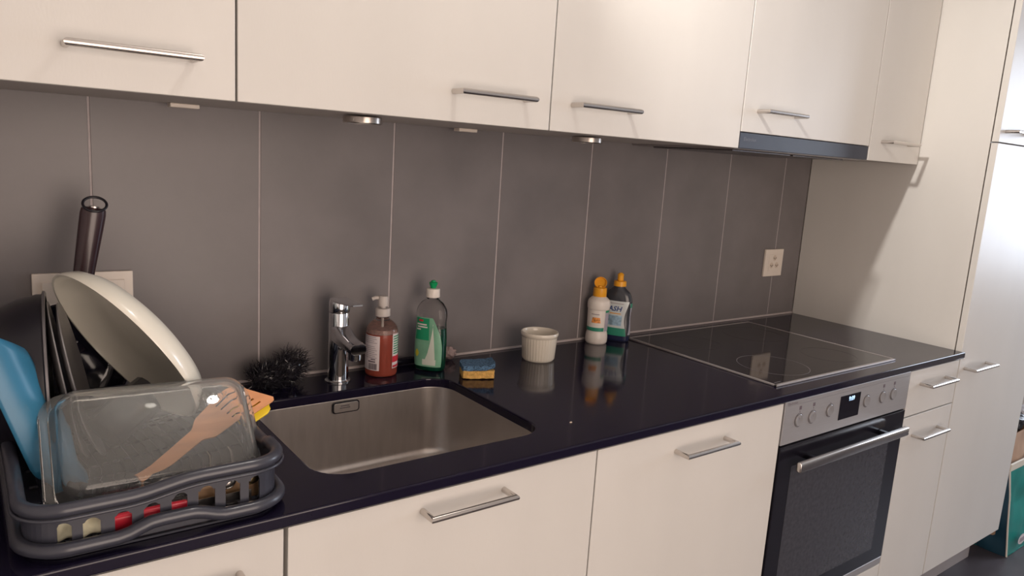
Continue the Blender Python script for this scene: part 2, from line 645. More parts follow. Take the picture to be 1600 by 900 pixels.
wall_cab(0, 'cream wall cabinet above the dish rack, leftmost of the row', -2.244, 1.5085)
wall_cab(1, 'cream wall cabinet above the sink with its handle at the door\'s right', -1.651, 1.5080)
wall_cab(2, 'cream wall cabinet above the squeeze bottles, between sink cabinet and hood', -1.373, 1.5092)
wall_cab(3, 'cream wall cabinet with shorter door directly over the black extractor strip', -0.771, 1.5480, z0=1.4960)
wall_cab(4, 'narrow cream wall cabinet at the right end beside the tall cabinet', -0.161, 1.5120)

# extractor hood
t = thing('extractor_hood', 'built-in extractor hood with dark blue-black front strip over the hob', 'hood', (-0.61, -0.17, 1.45))
obj('front_strip', bxm(W[3] + 0.002, W[4] - 0.002, YW + 0.001, YW + 0.014, 1.4562, 1.4945, 0.001, 1), mat('smoked_glass_strip', (0.028, 0.033, 0.052), 0.40, 0, 0.03, 5, spec=0.5), t)
bm = bmesh.new()
box(bm, W[3] + 0.003, W[4] - 0.003, YW + 0.015, -0.004, 1.4535, 1.4940, 0.002, 1)
obj('housing', bm, mat('hood_housing', (0.34, 0.31, 0.31), 0.35, 0.6, 0.03, 20), t)
for k in range(2):
    xa = W[3] + 0.04 + k * 0.265
    f = obj('grease_filter', bxm(xa, xa + 0.25, -0.32, -0.05, 1.4495, 1.4533, 0.001, 1), mat('filter_mesh', (0.22, 0.21, 0.22), 0.4, 0.9, 0.3, 300), t)
tb = on_front(text_bm('Electrolux', 0.012), W[3] + 0.042, YW + 0.0007, 1.4785)
obj('lettering', tb, mat('pale_print', (0.20, 0.21, 0.25), 0.5), t)

# under-cabinet puck lamps and plugs
puck_m = mat('puck_steel', (0.55, 0.50, 0.46), 0.28, 1.0, 0.05, 30)
puck_l = mat('frosted_lens', (0.50, 0.48, 0.46), 0.5, 0, 0.02, 10)
for (px, py), lab in (((-1.842, -0.238), 'round steel puck lamp under the wall cabinet above the tap'),
                      ((-1.268, -0.214), 'round steel puck lamp under the wall cabinet above the ramekin')):
    t = thing('puck_lamp', lab, 'lamp', (px, py, ZW), group='puck lamps under the wall cabinets')
    obj('housing', lathe([(0, -0.0005), (0.034, -0.0005), (0.0355, -0.002), (0.0355, -0.0115), (0.034, -0.013), (0.030, -0.013), (0.030, -0.0115), (0, -0.0115)], 40), puck_m, t, smooth=True, world=False)
    obj('lens', lathe([(0, -0.0117), (0.0295, -0.0117), (0.0285, -0.0128), (0, -0.0128)], 32), puck_l, t, smooth=True, world=False)
for (px, py, w), lab in (((-2.105, -0.045, 0.050), 'small flat white cable plug under the cabinet above the dish rack'),
                         ((-1.490, -0.040, 0.050), 'small flat white cable plug under the cabinet above the ramekin')):
    tag(obj('cable_plug', bxm(px - w / 2, px + w / 2, py - 0.012, py + 0.012, ZW - 0.0055, ZW + 0.0018, 0.001, 1), M['white_plastic']), lab, 'plug', 'cable plugs under the wall cabinets')


# ------------------------------------------------------------------ sink
def bowl():
    bm = bmesh.new()
    cx, cy = (cut[0] + cut[1]) / 2, (cut[2] + cut[3]) / 2
    w, h = cut[1] - cut[0] + 0.004, cut[3] - cut[2] + 0.004
    rows = []
    zt, zb = ZC - 0.0195, 0.722
    rows.append((w + 0.03, h + 0.03, 0.07, zt))
    rows.append((w, h, 0.057, zt))
    rows.append((w, h, 0.057, zt - 0.002))
    rows.append((w - 0.004, h - 0.004, 0.056, zb + 0.020))
    for k in range(1, 7):
        a = PI / 2 * k / 6
        s = 0.020 * (1 - math.cos(a))
        rows.append((w - 0.004 - 2 * s, h - 0.004 - 2 * s, 0.056 - s, zb + 0.020 * (1 - math.sin(a))))
    rows.append((0.16, 0.14, 0.06, zb - 0.004))
    rings = []
    for ww, hh, r, z in rows:
        rings.append([bm.verts.new((cx + x, cy + y, z)) for x, y in rrect(ww, hh, r, 8)])
    # drain
    n = len(rings[0])
    drain = []
    pts = rrect(0.16, 0.14, 0.06, 8)
    for x, y in pts:
        a = math.atan2(y, x)
        drain.append(bm.verts.new((cx + 0.045 * math.cos(a), cy + 0.045 * math.sin(a), zb - 0.006)))
    rings.append(drain)
    for A, B in zip(rings, rings[1:]):
        for k in range(n):
            bm.faces.new((A[k], A[(k + 1) % n], B[(k + 1) % n], B[k]))
    bm.faces.new(drain[::-1])
    return bm


sink = thing('sink', 'undermounted brushed steel sink bowl set in the black worktop', 'sink', (-1.8, -0.32, 0.72))
o = obj('bowl', bowl(), M['sink'], sink, smooth='all')
obj('drain_strainer', lathe([(0, 0.002), (0.030, 0.002), (0.040, 0.0005), (0.043, -0.002), (0, -0.002)], 32, (-1.801, -0.3245, 0.7185)), M['chrome'], sink, smooth=True)
ofr = prism(rrect(0.060, 0.0245, 0.0065), 0, 0.0008)
ofr2 = prism(rrect(0.0545, 0.0195, 0.005), 0.0, 0.0022, 0.0005)
fr = obj('overflow_slot', on_front(ofr, -1.815, -0.1378, 0.8640), M['black'], sink)
pl = obj('overflow_plate', on_front(ofr2, -1.815, -0.1379, 0.8640), M['sink'], fr)
ln = bmesh.new()
for k, w in enumerate((0.020, 0.023)):
    box(ln, -1.818 - w / 2, -1.818 + w / 2, -0.14025, -0.1400, 0.8665 - k * 0.0042, 0.8690 - k * 0.0042)
obj('engraving', ln, mat('engraving', (0.12, 0.10, 0.10), 0.5), fr)

# ------------------------------------------------------------------ tap
tap = thing('tap', 'chrome single-lever mixer tap behind the sink', 'tap', (-1.803, -0.066, ZC), rz=0)
obj('base_ring', lathe([(0, 0), (0.0275, 0), (0.0275, 0.002), (0.025, 0.0045), (0, 0.0045)], 40), M['chrome'], tap, smooth=True, world=False)
obj('column', lathe([(0, 0.0046), (0.0222, 0.0046), (0.0215, 0.06), (0.0215, 0.150), (0.021, 0.1515), (0.0, 0.1515)], 40), M['chrome'], tap, smooth=True, world=False)


def spout():
    bm = bmesh.new()
    rows = [(0.000, 0.086, 0.130, 0.0200), (-0.02, 0.085, 0.124, 0.0195), (-0.045, 0.0835, 0.112, 0.019), (-0.075, 0.082, 0.1060, 0.0185), (-0.098, 0.081, 0.1040, 0.0180), (-0.1000, 0.0825, 0.1025, 0.0170)]
    rings = []
    for y, z0, z1, hw in rows:
        pr = rrect(2 * hw, z1 - z0, min(0.009, (z1 - z0) * 0.42), 4)
        rings.append([bm.verts.new((px, y, (z0 + z1) / 2 + pz)) for px, pz in pr])
    n = len(rings[0])
    for A, B in zip(rings, rings[1:]):
        for k in range(n): bm.faces.new((A[k], A[(k + 1) % n], B[(k + 1) % n], B[k]))
    bm.faces.new(rings[0]); bm.faces.new(rings[-1][::-1])
    return bm


sp = obj('spout', spout(), M['chrome'], tap, smooth=True, world=False)
obj('aerator', lathe([(0, 0), (0.0115, 0), (0.0135, 0.002), (0.0135, 0.0170), (0, 0.0170)], 28, (0, -0.083, 0.0665)), M['chrome'], sp, smooth=True, world=False)
lv = bmesh.new()
join(lv, lathe([(0, 0.153), (0.0213, 0.153), (0.0222, 0.156), (0.0222, 0.174), (0.0205, 0.1785), (0, 0.181)], 40))
rows = [(0.004, 0.1745, 0.1825, 0.0200), (-0.03, 0.1755, 0.1830, 0.0175), (-0.07, 0.1785, 0.1838, 0.0145), (-0.088, 0.1805, 0.1850, 0.0125), (-0.0910, 0.1815, 0.1845, 0.0110)]
rg = []
for y, z0, z1, hw in rows:
    rg.append([lv.verts.new((px, y, (z0 + z1) / 2 + pz)) for px, pz in rrect(2 * hw, z1 - z0, (z1 - z0) * 0.45, 4)])
for A, B in zip(rg, rg[1:]):
    for k in range(len(A)): lv.faces.new((A[k], A[(k + 1) % len(A)], B[(k + 1) % len(A)], B[k]))
lv.faces.new(rg[0]); lv.faces.new(rg[-1][::-1])
obj('lever', lv, M['chrome'], tap, smooth=True, world=False)

# ------------------------------------------------------------------ soap dispenser
CLEAR = mat('clear_plastic', (0.96, 0.94, 0.92), 0.06, 0, 0, trans=1.0, ior=1.25)
SOAP = mat('coral_liquid_soap', (0.62, 0.13, 0.085), 0.22, 0, 0.03, 20, trans=0.35, ior=1.33)
PAPER = mat('white_label', (0.72, 0.64, 0.64), 0.45, 0, 0.02, 30)
GREYPR = mat('grey_print', (0.36, 0.31, 0.33), 0.5)
DARKPR = mat('dark_print', (0.13, 0.10, 0.12), 0.5)
GREENPR = mat('green_print', (0.01, 0.26, 0.12), 0.4)
TEALPR = mat('teal_print', (0.03, 0.26, 0.17), 0.4)
REDPR = mat('red_print', (0.55, 0.02, 0.04), 0.4)
FROST = mat('translucent_white_plastic', (0.66, 0.60, 0.56), 0.35, 0, 0.02, 20, trans=0.25, ior=1.4)
WHITEP = mat('white_bottle_plastic', (0.76, 0.70, 0.64), 0.35, 0, 0.02, 20)
R_ = math.radians

soap = thing('soap_dispenser', 'clear pump bottle of coral-red liquid soap beside the tap', 'soap bottle', (-1.697, -0.0600, ZC), rz=0)
stab = smooth_tab([(0.0, .0320, .0320, 2), (0.003, .0345, .0345, 2), (0.008, .0357, .0357, 2), (0.06, .0357, .0357, 2), (0.098, .0352, .0352, 2), (0.110, .0325, .0325, 2),
                   (0.120, .0255, .0255, 2), (0.126, .0168, .0168, 2), (0.130, .0135, .0135, 2), (0.134, .0135, .0135, 2)], 4)
obj('bottle', loft(stab, 44), CLEAR, soap, smooth=True, world=False)
obj('liquid', loft(stab, 44, 0.0013, 0.002, 0.096), SOAP, soap, smooth=True, world=False)
obj('foam', loft(stab, 32, 0.0022, 0.0965, 0.106), mat('soap_foam', (0.55, 0.33, 0.28), 0.6, 0, 0.3, 150, trans=0.4), soap, smooth=True, world=False)
bl = obj('back_label', patch(stab, rect(0.016, 0.094, R_(-222), R_(-124))), PAPER, soap, world=False)
bm = bmesh.new()
for k in range(12):
    if k in (4,): continue
    join(bm, patch(stab, rect(0.0905 - k * 0.0042, 0.0918 - k * 0.0042, R_(-195), R_(-132 - random.random() * 18)), 0.0008, 5))
obj('small_print', bm, GREYPR, bl, world=False)
bm = bmesh.new()
x = -166
while x < -134:
    w = random.choice((0.8, 1.4, 2.0))
    join(bm, patch(stab, rect(0.018, 0.032, R_(x), R_(x + w)), 0.0008, 1))
    x += w + random.choice((0.8, 1.3))
join(bm, patch(stab, rect(0.0345, 0.0375, R_(-168), R_(-138)), 0.0008, 4))
join(bm, patch(stab, rect(0.040, 0.0425, R_(-156), R_(-138)), 0.0008, 4))
obj('barcode', bm, DARKPR, bl, world=False)
fl = obj('front_label', patch(stab, rect(0.020, 0.098, R_(-76), R_(20))), PAPER, soap, world=False)
bm = bmesh.new()
for k in range(8):
    z = 0.094 - k * 0.0055
    join(bm, patch(stab, lambda v, z=z: (z - 0.0028 + 0.0028 * v, R_(-74 + 4 * v), R_(-18)), 0.0008, 6))
obj('green_stripes', bm, GREENPR, fl, world=False)
bm = bmesh.new()
join(bm, patch(stab, rect(0.034, 0.048, R_(-76), R_(-20)), 0.0009, 8))
join(bm, patch(stab, rect(0.022, 0.027, R_(-74), R_(-30)), 0.0009, 8))
obj('red_band', bm, REDPR, fl, world=False)
obj('dip_tube', tube([(0, 0, 0.012), (0, 0, 0.13)], 0.0025, 8), FROST, soap, smooth=True, world=False)
cp = bmesh.new()
join(cp, lathe([(0.0, 0.1345), (0.0165, 0.1345), (0.0165, 0.150), (0.0155, 0.1515), (0.006, 0.152), (0.006, 0.156), (0.0, 0.156)], 28))
obj('collar', cp, FROST, soap, smooth=True, world=False)
hd = bmesh.new()
join(hd, lathe([(0, 0.1562), (0.0105, 0.1562), (0.0108, 0.160), (0.0110, 0.176), (0.0095, 0.179), (0, 0.180)], 24))
join(hd, tube([(0, 0, 0.1745), (-0.016, 0.006, 0.1745), (-0.023, 0.0085, 0.1715)], 0.0042, 10))
obj('pump_head', hd, FROST, soap, smooth=True, world=False)

# ------------------------------------------------------------------ green dish soap bottle
GLIQ = mat('green_detergent', (0.003, 0.085, 0.045), 0.15, 0, 0.03, 20, trans=0.25, ior=1.33)
gr = thing('detergent_bottle', 'clear bottle half full of green washing-up liquid, green and white cap', 'detergent bottle', (-1.578, -0.074, ZC), rz=R_(-142 + 90))
# local -y is the label face
gtab = smooth_tab([(0.0, .0330, .0210, 2.6), (0.004, .0350, .0235, 2.6), (0.03, .0370, .0245, 2.6), (0.08, .0370, .0245, 2.5), (0.115, .0350, .0235, 2.4), (0.135, .0365, .0235, 2.3),
                   (0.150, .0340, .0220, 2.2), (0.163, .0260, .0190, 2.0), (0.170, .0165, .0150, 2.0), (0.174, .0130, .0130, 2.0), (0.178, .0130, .0130, 2.0)], 4)
obj('bottle', loft(gtab, 48), CLEAR, gr, smooth=True, world=False)
obj('liquid', loft(gtab, 48, 0.0013, 0.002, 0.104), GLIQ, gr, smooth=True, world=False)
lg = mat('pale_green_label', (0.19, 0.42, 0.28), 0.4, 0, 0.25, 14)
lw = mat('white_green_label', (0.62, 0.66, 0.58), 0.4, 0, 0.05, 14)
lb = obj('front_label', patch(gtab, lambda v: (0.012 + 0.118 * v, R_(-152), R_(-30 - 45 * max(0, (v - 0.35) / 0.65) ** 1.6)), 0.0006, 24), lg, gr, world=False)
obj('dark_green_panel', patch(gtab, rect(0.076, 0.128, R_(-138), R_(-86)), 0.0011, 12), GREENPR, lb, world=False)
obj('red_logo', patch(gtab, rect(0.120, 0.1245, R_(-124), R_(-104)), 0.0015, 5), REDPR, lb, world=False)
bm = bmesh.new()
for z, a, b in ((0.113, -134, -92), (0.107, -130, -90), (0.101, -134, -112)):
    join(bm, patch(gtab, rect(z - 0.0016, z + 0.0016, R_(a), R_(b)), 0.0015, 8))
obj('white_lettering', bm, PAPER, lb, world=False)
bm = bmesh.new()
join(bm, patch(gtab, lambda v: (0.03 + 0.085 * v, R_(-92 + 20 * v), R_(-64 - 10 * v)), 0.0011, 8))
join(bm, patch(gtab, rect(0.016, 0.030, R_(-100), R_(-60)), 0.0011, 8))
obj('white_figure', bm, lw, lb, world=False)
obj('yellow_flower', patch(gtab, lambda v: (0.034 + 0.018 * v, R_(-126 - 8 * math.sin(PI * v)), R_(-122 + 8 * math.sin(PI * v))), 0.0013, 6), mat('yellow_print', (0.55, 0.50, 0.05), 0.4), lb, world=False)
cp = bmesh.new()
join(cp, lathe([(0.0, 0.1765), (0.0155, 0.1765), (0.0160, 0.178), (0.0155, 0.1955), (0.0140, 0.1970), (0.008, 0.1975), (0.0, 0.1975)], 32))
obj('cap', cp, WHITEP, gr, smooth=True, world=False, label='white screw cap')
obj('nozzle', lathe([(0.0, 0.1977), (0.0065, 0.1977), (0.0065, 0.201), (0.0085, 0.204), (0.0100, 0.211), (0.0060, 0.2125), (0.0045, 0.216), (0.0, 0.2165)], 20), mat('green_nozzle', (0.0, 0.30, 0.10), 0.35), gr, smooth=True, world=False, label='green push-pull nozzle')

# ------------------------------------------------------------------ white descaler bottle
YEL = mat('orange_yellow_plastic', (0.80, 0.36, 0.02), 0.38, 0, 0.03, 20)
wh = thing('cleaner_bottle', 'round white cleaning bottle with open yellow flip cap by the backsplash', 'cleaning bottle', (-1.0180, -0.0400, ZC), rz=0)
wtab = smooth_tab([(0.0, .0270, .0270, 2), (0.004, .0300, .0300, 2), (0.018, .0310, .0310, 2), (0.030, .0295, .0295, 2), (0.036, .0280, .0280, 2), (0.040, .0285, .0285, 2), (0.100, .0295, .0295, 2),
                   (0.104, .0310, .0310, 2), (0.118, .0318, .0318, 2), (0.128, .0295, .0295, 2), (0.136, .0220, .0220, 2), (0.139, .0180, .0180, 2)], 4)
obj('bottle', loft(wtab, 44), WHITEP, wh, smooth=True, world=False)
lb = obj('front_label', patch(wtab, rect(0.039, 0.100, R_(-215), R_(-95)), 0.0005, 20), mat('bottle_label_white', (0.78, 0.72, 0.66), 0.35), wh, world=False)
obj('teal_band', patch(wtab, rect(0.039, 0.0500, R_(-215), R_(-95)), 0.0009, 20), TEALPR, lb, world=False)
obj('orange_picture', patch(wtab, lambda v: (0.064 + 0.016 * v, R_(-168 + 6 * v), R_(-116 - 6 * v)), 0.0009, 10), mat('orange_print', (0.75, 0.30, 0.08), 0.4, 0, 0.6, 120), lb, world=False)
bm = bmesh.new()
join(bm, patch(wtab, rect(0.0880, 0.0905, R_(-170), R_(-126)), 0.0009, 8))
obj('brand_line', bm, GREYPR, lb, world=False)
lb2 = obj('back_label', patch(wtab, rect(0.039, 0.096, R_(-90), R_(-20)), 0.0005, 14), mat('lilac_label', (0.42, 0.38, 0.44), 0.4, 0, 0.1, 90), wh, world=False)
obj('teal_flag', patch(wtab, rect(0.0945, 0.1010, R_(-90), R_(-20)), 0.0009, 10), GREENPR, lb2, world=False)
obj('cap', lathe([(0, 0.139), (0.0185, 0.139), (0.0190, 0.140), (0.0185, 0.163), (0.0172, 0.1645), (0.006, 0.165), (0.005, 0.169), (0, 0.169)], 32), YEL, wh, smooth=True, world=False, label='yellow cap')
lid = lathe([(0, 0.0), (0.0165, 0.0), (0.0175, 0.002), (0.0175, 0.009), (0.0160, 0.009), (0.0160, 0.003), (0, 0.003)], 28)
lid.transform(Matrix.Translation((0.004, 0.004, 0.176)) @ frame_from((-0.62, -0.60, 0.5)).to_4x4() @ Matrix.Translation((0, 0, -0.003)))
obj('flip_lid', lid, YEL, wh, smooth=True, world=False, label='yellow flip lid standing open')

# ------------------------------------------------------------------ dark bottle
DK = mat('smoke_grey_bottle', (0.045, 0.048, 0.058), 0.18, 0, 0.05, 10)
dk = thing('cleaner_bottle', 'dark grey cleaning bottle with yellow pull nozzle, beside the white one', 'cleaning bottle', (-0.9420, -0.0400, ZC), rz=R_(-150 + 90))
dtab = smooth_tab([(0.0, .0370, .0170, 2.5), (0.004, .0395, .0190, 2.5), (0.03, .0400, .0200, 2.5), (0.075, .0375, .0190, 2.4), (0.11, .0400, .0200, 2.3), (0.130, .0390, .0200, 2.2),
                   (0.146, .0325, .0185, 2.1), (0.156, .0220, .0160, 2), (0.162, .0160, .0145, 2), (0.165, .0150, .0140, 2)], 4)
obj('bottle', loft(dtab, 48), DK, dk, smooth=True, world=False)
obj('base_tint', patch(dtab, rect(0.001, 0.018, 0, 2 * PI), 0.0004, 40), mat('navy_tint', (0.015, 0.02, 0.06), 0.25), dk, world=False)
lb = obj('front_label', patch(dtab, lambda v: (0.018 + 0.104 * v, R_(-165), R_(-40 - 18 * math.sin(PI * v) + 10 * v)), 0.0006, 24), mat('pale_blue_label', (0.62, 0.66, 0.66), 0.35), dk, world=False)
obj('teal_base_band', patch(dtab, lambda v: (0.0175 + 0.0235 * v, R_(-165), R_(-40 - 7 * v)), 0.001, 20), TEALPR, lb, world=False)
obj('title_lettering', wrap_text(dtab, 'ASH', 0.021, R_(-92), 0.098, 0.0012, 0.25), mat('blue_print', (0.02, 0.06, 0.22), 0.4), lb, world=False)
bm = bmesh.new()
join(bm, patch(dtab, rect(0.1135, 0.1155, R_(-118), R_(-62)), 0.001, 12))
obj('brand_line', bm, GREYPR, lb, world=False)
obj('tagline', patch(dtab, rect(0.083, 0.0855, R_(-112), R_(-72)), 0.001, 12), YEL, lb, world=False)
obj('blue_picture', patch(dtab, lambda v: (0.048 + 0.03 * v, R_(-125 + 8 * v), R_(-68 + 4 * v)), 0.001, 16), mat('sky_print', (0.30, 0.44, 0.55), 0.4, 0, 0.5, 70), lb, world=False)
lb2 = obj('side_label', patch(dtab, lambda v: (0.022 + 0.095 * v, R_(-26 + 14 * math.sin(PI * v)), R_(60)), 0.0006, 16), mat('lilac_side_label', (0.42, 0.42, 0.50), 0.4, 0, 0.12, 80), dk, world=False)
obj('teal_corner', patch(dtab, rect(0.104, 0.117, R_(-22), R_(60)), 0.001, 12), TEALPR, lb2, world=False)
obj('cap', lathe([(0, 0.1652), (0.0178, 0.1652), (0.0180, 0.167), (0.0175, 0.179), (0.0160, 0.1803), (0, 0.1803)], 32), YEL, dk, smooth=True, world=False, label='yellow cap')
obj('nozzle', lathe([(0, 0.1805), (0.0080, 0.1805), (0.0090, 0.184), (0.0085, 0.195), (0.0095, 0.199), (0.0070, 0.202), (0.0045, 0.2045), (0, 0.205)], 22), YEL, dk, smooth=True, world=False, label='yellow pull nozzle')

# ------------------------------------------------------------------ ramekin
CER = mat('white_ceramic', (0.74, 0.68, 0.58), 0.20, 0, 0.02, 12, coat=0.4)


def ramekin():
    bm = bmesh.new()
    seg = 144
    prof = [(0.000, 0.001, 0), (0.0355, 0.001, 0), (0.0375, 0.0, 0), (0.0400, 0.003, 0), (0.0410, 0.006, 1), (0.0445, 0.058, 1), (0.0450, 0.0605, 0), (0.0465, 0.062, 0), (0.0480, 0.066, 0), (0.0480, 0.0705, 0),
            (0.0465, 0.0725, 0), (0.0445, 0.0725, 0), (0.0430, 0.0700, 0), (0.0420, 0.062, 0), (0.0375, 0.010, 0), (0.034, 0.0055, 0), (0.0, 0.0050, 0)]
    rings = []
    for r, z, f in prof:
        if r == 0: rings.append([bm.verts.new((0, 0, z))]); continue
        ring = []
        for k in range(seg):
            a = 2 * PI * k / seg
            rr = r + (0.0011 * abs(math.sin(a * 18)) - 0.0006 if f else 0)
            ring.append(bm.verts.new((rr * math.cos(a), rr * math.sin(a), z)))
        rings.append(ring)
    for A, B in zip(rings, rings[1:]):
        for k in range(seg):
            if len(A) == 1: bm.faces.new((A[0], B[k], B[(k + 1) % seg]))
            elif len(B) == 1: bm.faces.new((A[k], A[(k + 1) % seg], B[0]))
            else: bm.faces.new((A[k], A[(k + 1) % seg], B[(k + 1) % seg], B[k]))
    return bm


rk = obj('ramekin', ramekin(), CER, smooth=True)
rk.location = (-1.2840, -0.1120, ZC + 0.0003)
tag(rk, 'small white fluted ceramic ramekin standing empty on the worktop', 'ramekin')


# ------------------------------------------------------------------ sponge
def lump_box(w, d, h, nx, ny, nz, amp, sc_, seed):
    bm = bmesh.new()
    bmesh.ops.create_cube(bm, size=1.0)
    bmesh.ops.scale(bm, vec=(w, d, h), verts=bm.verts)
    bmesh.ops.subdivide_edges(bm, edges=bm.edges, cuts=14, use_grid_fill=True)
    for v in bm.verts:
        n = noise.noise_vector(v.co * sc_ + Vector((seed, 0, 0)))
        # soften the corners
        c = v.co.copy()
        fx, fy = abs(c.x) / (w / 2), abs(c.y) / (d / 2)
        if fx > 0.8 and fy > 0.8:
            c.x *= 1 - 0.05 * (fx - 0.8) * 5; c.y *= 1 - 0.05 * (fy - 0.8) * 5
        v.co = c + n * amp
    return bm


spg = thing('sponge', 'yellow sponge with blue scourer side up, on the worktop before the ramekin', 'sponge', (-1.508, -0.168, ZC + 0.001), rz=R_(-25))
b1 = lump_box(0.074, 0.056, 0.0175, 0, 0, 0, 0.0012, 160, 3)
b1.transform(Matrix.Translation((0, 0, 0.0100)))
obj('foam_body', b1, mat('yellow_foam', (0.72, 0.42, 0.12), 0.9, 0, 0.25, 140, bump=0.6, bump_scale=350), spg, smooth=True, world=False)
b2 = lump_box(0.076, 0.058, 0.0115, 0, 0, 0, 0.0016, 140, 9)
for v in b2.verts:
    v.co.z += 0.0250 + 0.006 * (v.co.x / 0.038) ** 2 * (1 if v.co.x > 0 else -0.2)
    if v.co.x > 0.02 and v.co.y < -0.012 and v.co.z < 0.03: v.co.y += 0.004
obj('scourer_layer', b2, mat('blue_scourer', (0.085, 0.17, 0.28), 0.95, 0, 0.75, 260, bump=0.8, bump_scale=500), spg, smooth=True, world=False, label='blue scouring layer')


# ------------------------------------------------------------------ curly black scourer
def scourer():
    bm = bmesh.new()
    rnd = random.Random(3)
    C0 = Vector((-1.925, -0.052, 0.934))
    for i in range(1500):
        # blob made of a low left lump and a peaked right one
        if rnd.random() < 0.62:
            c = Vector((-1.952, -0.058, 0.926)); s = Vector((0.040, 0.028, 0.022))
        else:
            c = Vector((-1.903, -0.052, 0.940)); s = Vector((0.034, 0.026, 0.032))
        while True:
            q = Vector((rnd.uniform(-1, 1), rnd.uniform(-1, 1), rnd.uniform(-1, 1)))
            if 0.25 < q.length < 1: break
        p = c + Vector((q.x * s.x, q.y * s.y, q.z * s.z))
        d = (q.normalized() + Vector((rnd.gauss(0.6, .6), rnd.gauss(-.2, .6), rnd.gauss(0.5, .6)))).normalized()
        L = rnd.uniform(0.012, 0.026)
        side = d.cross(Vector((rnd.uniform(-1, 1), rnd.uniform(-1, 1), rnd.uniform(-1, 1)))).normalized()
        w = rnd.uniform(0.0005, 0.0011)
        bend = side.cross(d) * rnd.uniform(-0.006, 0.006)
        pts = [p, p + d * L * 0.5 + bend, p + d * L]
        w2 = side.cross(d).normalized() * w
        prev = None
        for j, pt in enumerate(pts):
            pt = pt.copy()
            pt.z = max(pt.z, ZC + 0.0012); pt.y = min(pt.y, -0.004)
            k = 1 - 0.4 * j
            ring = [bm.verts.new(pt + side * w * k), bm.verts.new(pt - side * w * 0.5 * k + w2 * k), bm.verts.new(pt - side * w * 0.5 * k - w2 * k)]
            if prev:
                for a in range(3): bm.faces.new((prev[a], prev[(a + 1) % 3], ring[(a + 1) % 3], ring[a]))
            prev = ring
    # dense dark core
    for c, s in ((Vector((-1.952, -0.058, 0.924)), (0.032, 0.022, 0.020)), (Vector((-1.905, -0.052, 0.932)), (0.026, 0.020, 0.026))):
        t = bmesh.new()
        bmesh.ops.create_icosphere(t, subdivisions=3, radius=1.0)
        for v in t.verts:
            v.co = c + Vector((v.co.x * s[0], v.co.y * s[1], v.co.z * s[2])) * (1 + 0.2 * noise.noise(v.co * 4))
            v.co.z = max(v.co.z, ZC + 0.0012)
        join(bm, t)
    return bm


sr = obj('scourer', scourer(), mat('black_curly_plastic', (0.020, 0.018, 0.024), 0.22, 0, 0.2, 60))
tag(sr, 'shaggy black curly scouring pad on the worktop left of the tap', 'scourer')

# things behind the green bottle
br = thing('dish_brush', 'black brush handle lying on the worktop behind the soap bottles', 'brush', (-1.62, -0.022, ZC))
obj('brush_handle', tube([(-1.70, -0.026, ZC + 0.009), (-1.655, -0.024, ZC + 0.0105), (-1.60, -0.022, ZC + 0.0105), (-1.565, -0.021, ZC + 0.009)], 0.008, 14, rads=[.0060, .0085, .0082, .005]), M['blackgloss'], br, smooth=True)
obj('brush_ring', tube([(-1.652, -0.024, ZC + 0.0105), (-1.648, -0.024, ZC + 0.0105)], 0.0090, 14), M['steel'], br, smooth=True)


def crumple(c, r, seed, squash=(1, 1, 1)):
    t = bmesh.new()
    bmesh.ops.create_icosphere(t, subdivisions=4, radius=1.0)
    for v in t.verts:
        n = 1 + 0.35 * noise.noise(v.co * 2.3 + Vector((seed, 0, 0))) + 0.22 * abs(noise.noise(v.co * 6 + Vector((0, seed, 0))))
        v.co = Vector((v.co.x * squash[0], v.co.y * squash[1], v.co.z * squash[2])) * r * n + Vector(c)
    return t


bm = crumple((-1.497, -0.026, ZC + 0.017), 0.0155, 5, (1.15, 0.85, 0.9))
for v in bm.verts: v.co.z = max(v.co.z, ZC + 0.0005); v.co.y = min(v.co.y, -0.004)
tag(obj('plastic_wrap', bm, mat('pinkish_wrap', (0.62, 0.48, 0.46), 0.2, 0, 0.3, 90, trans=0.45, ior=1.3), smooth='all'), 'crumpled scrap of clear pinkish wrap behind the green bottle', 'wrap')

for x, y, lab in ((-1.512, -0.503, 'tiny pale crumb on the worktop right of the sink'),):
    t = crumple((x, y, ZC + 0.0012), 0.0019, 2, (1.4, 0.8, 0.6))
    tag(obj('crumb', t, mat('crumb', (0.75, 0.62, 0.5), 0.8)), lab, 'crumb')

# ------------------------------------------------------------------ sockets
pl = thing('power_socket', 'cream wall socket plate on the tiles by the right corner', 'socket', (-0.1660, 0, 1.0930))
obj('plate', bxm(-0.2160, -0.1130, -0.0085, -0.0002, 1.0455, 1.1405, 0.0018, 2), M['white_plastic'], pl)
ins = obj('insert', bxm(-0.1945, -0.1345, -0.0098, -0.0086, 1.0630, 1.1230, 0.0008, 1), M['white_plastic'], pl)
hm = mat('socket_hole', (0.10, 0.07, 0.05), 0.7)
for ang in (90, 210, 330):
    cx, cz = -0.1645 + 0.017 * math.cos(R_(ang)), 1.093 + 0.017 * math.sin(R_(ang))
    rc = lathe([(0, 0), (0.0095, 0), (0.0102, 0.0006), (0.0095, 0.0012), (0, 0.0012)], 20)
    on_front(rc, cx, -0.0098, cz)
    o = obj('outlet', rc, mat('socket_face', (0.62, 0.52, 0.43), 0.4), ins)
    hb = bmesh.new()
    for dx, dz in ((-0.0055, 0), (0.0055, 0), (0, -0.0035)):
        join(hb, on_front(lathe([(0, 0), (0.0021, 0), (0.0021, 0.0004), (0, 0.0004)], 10), cx + dx, -0.0110, cz + dz))
    obj('pin_hole', hb, hm, ins)

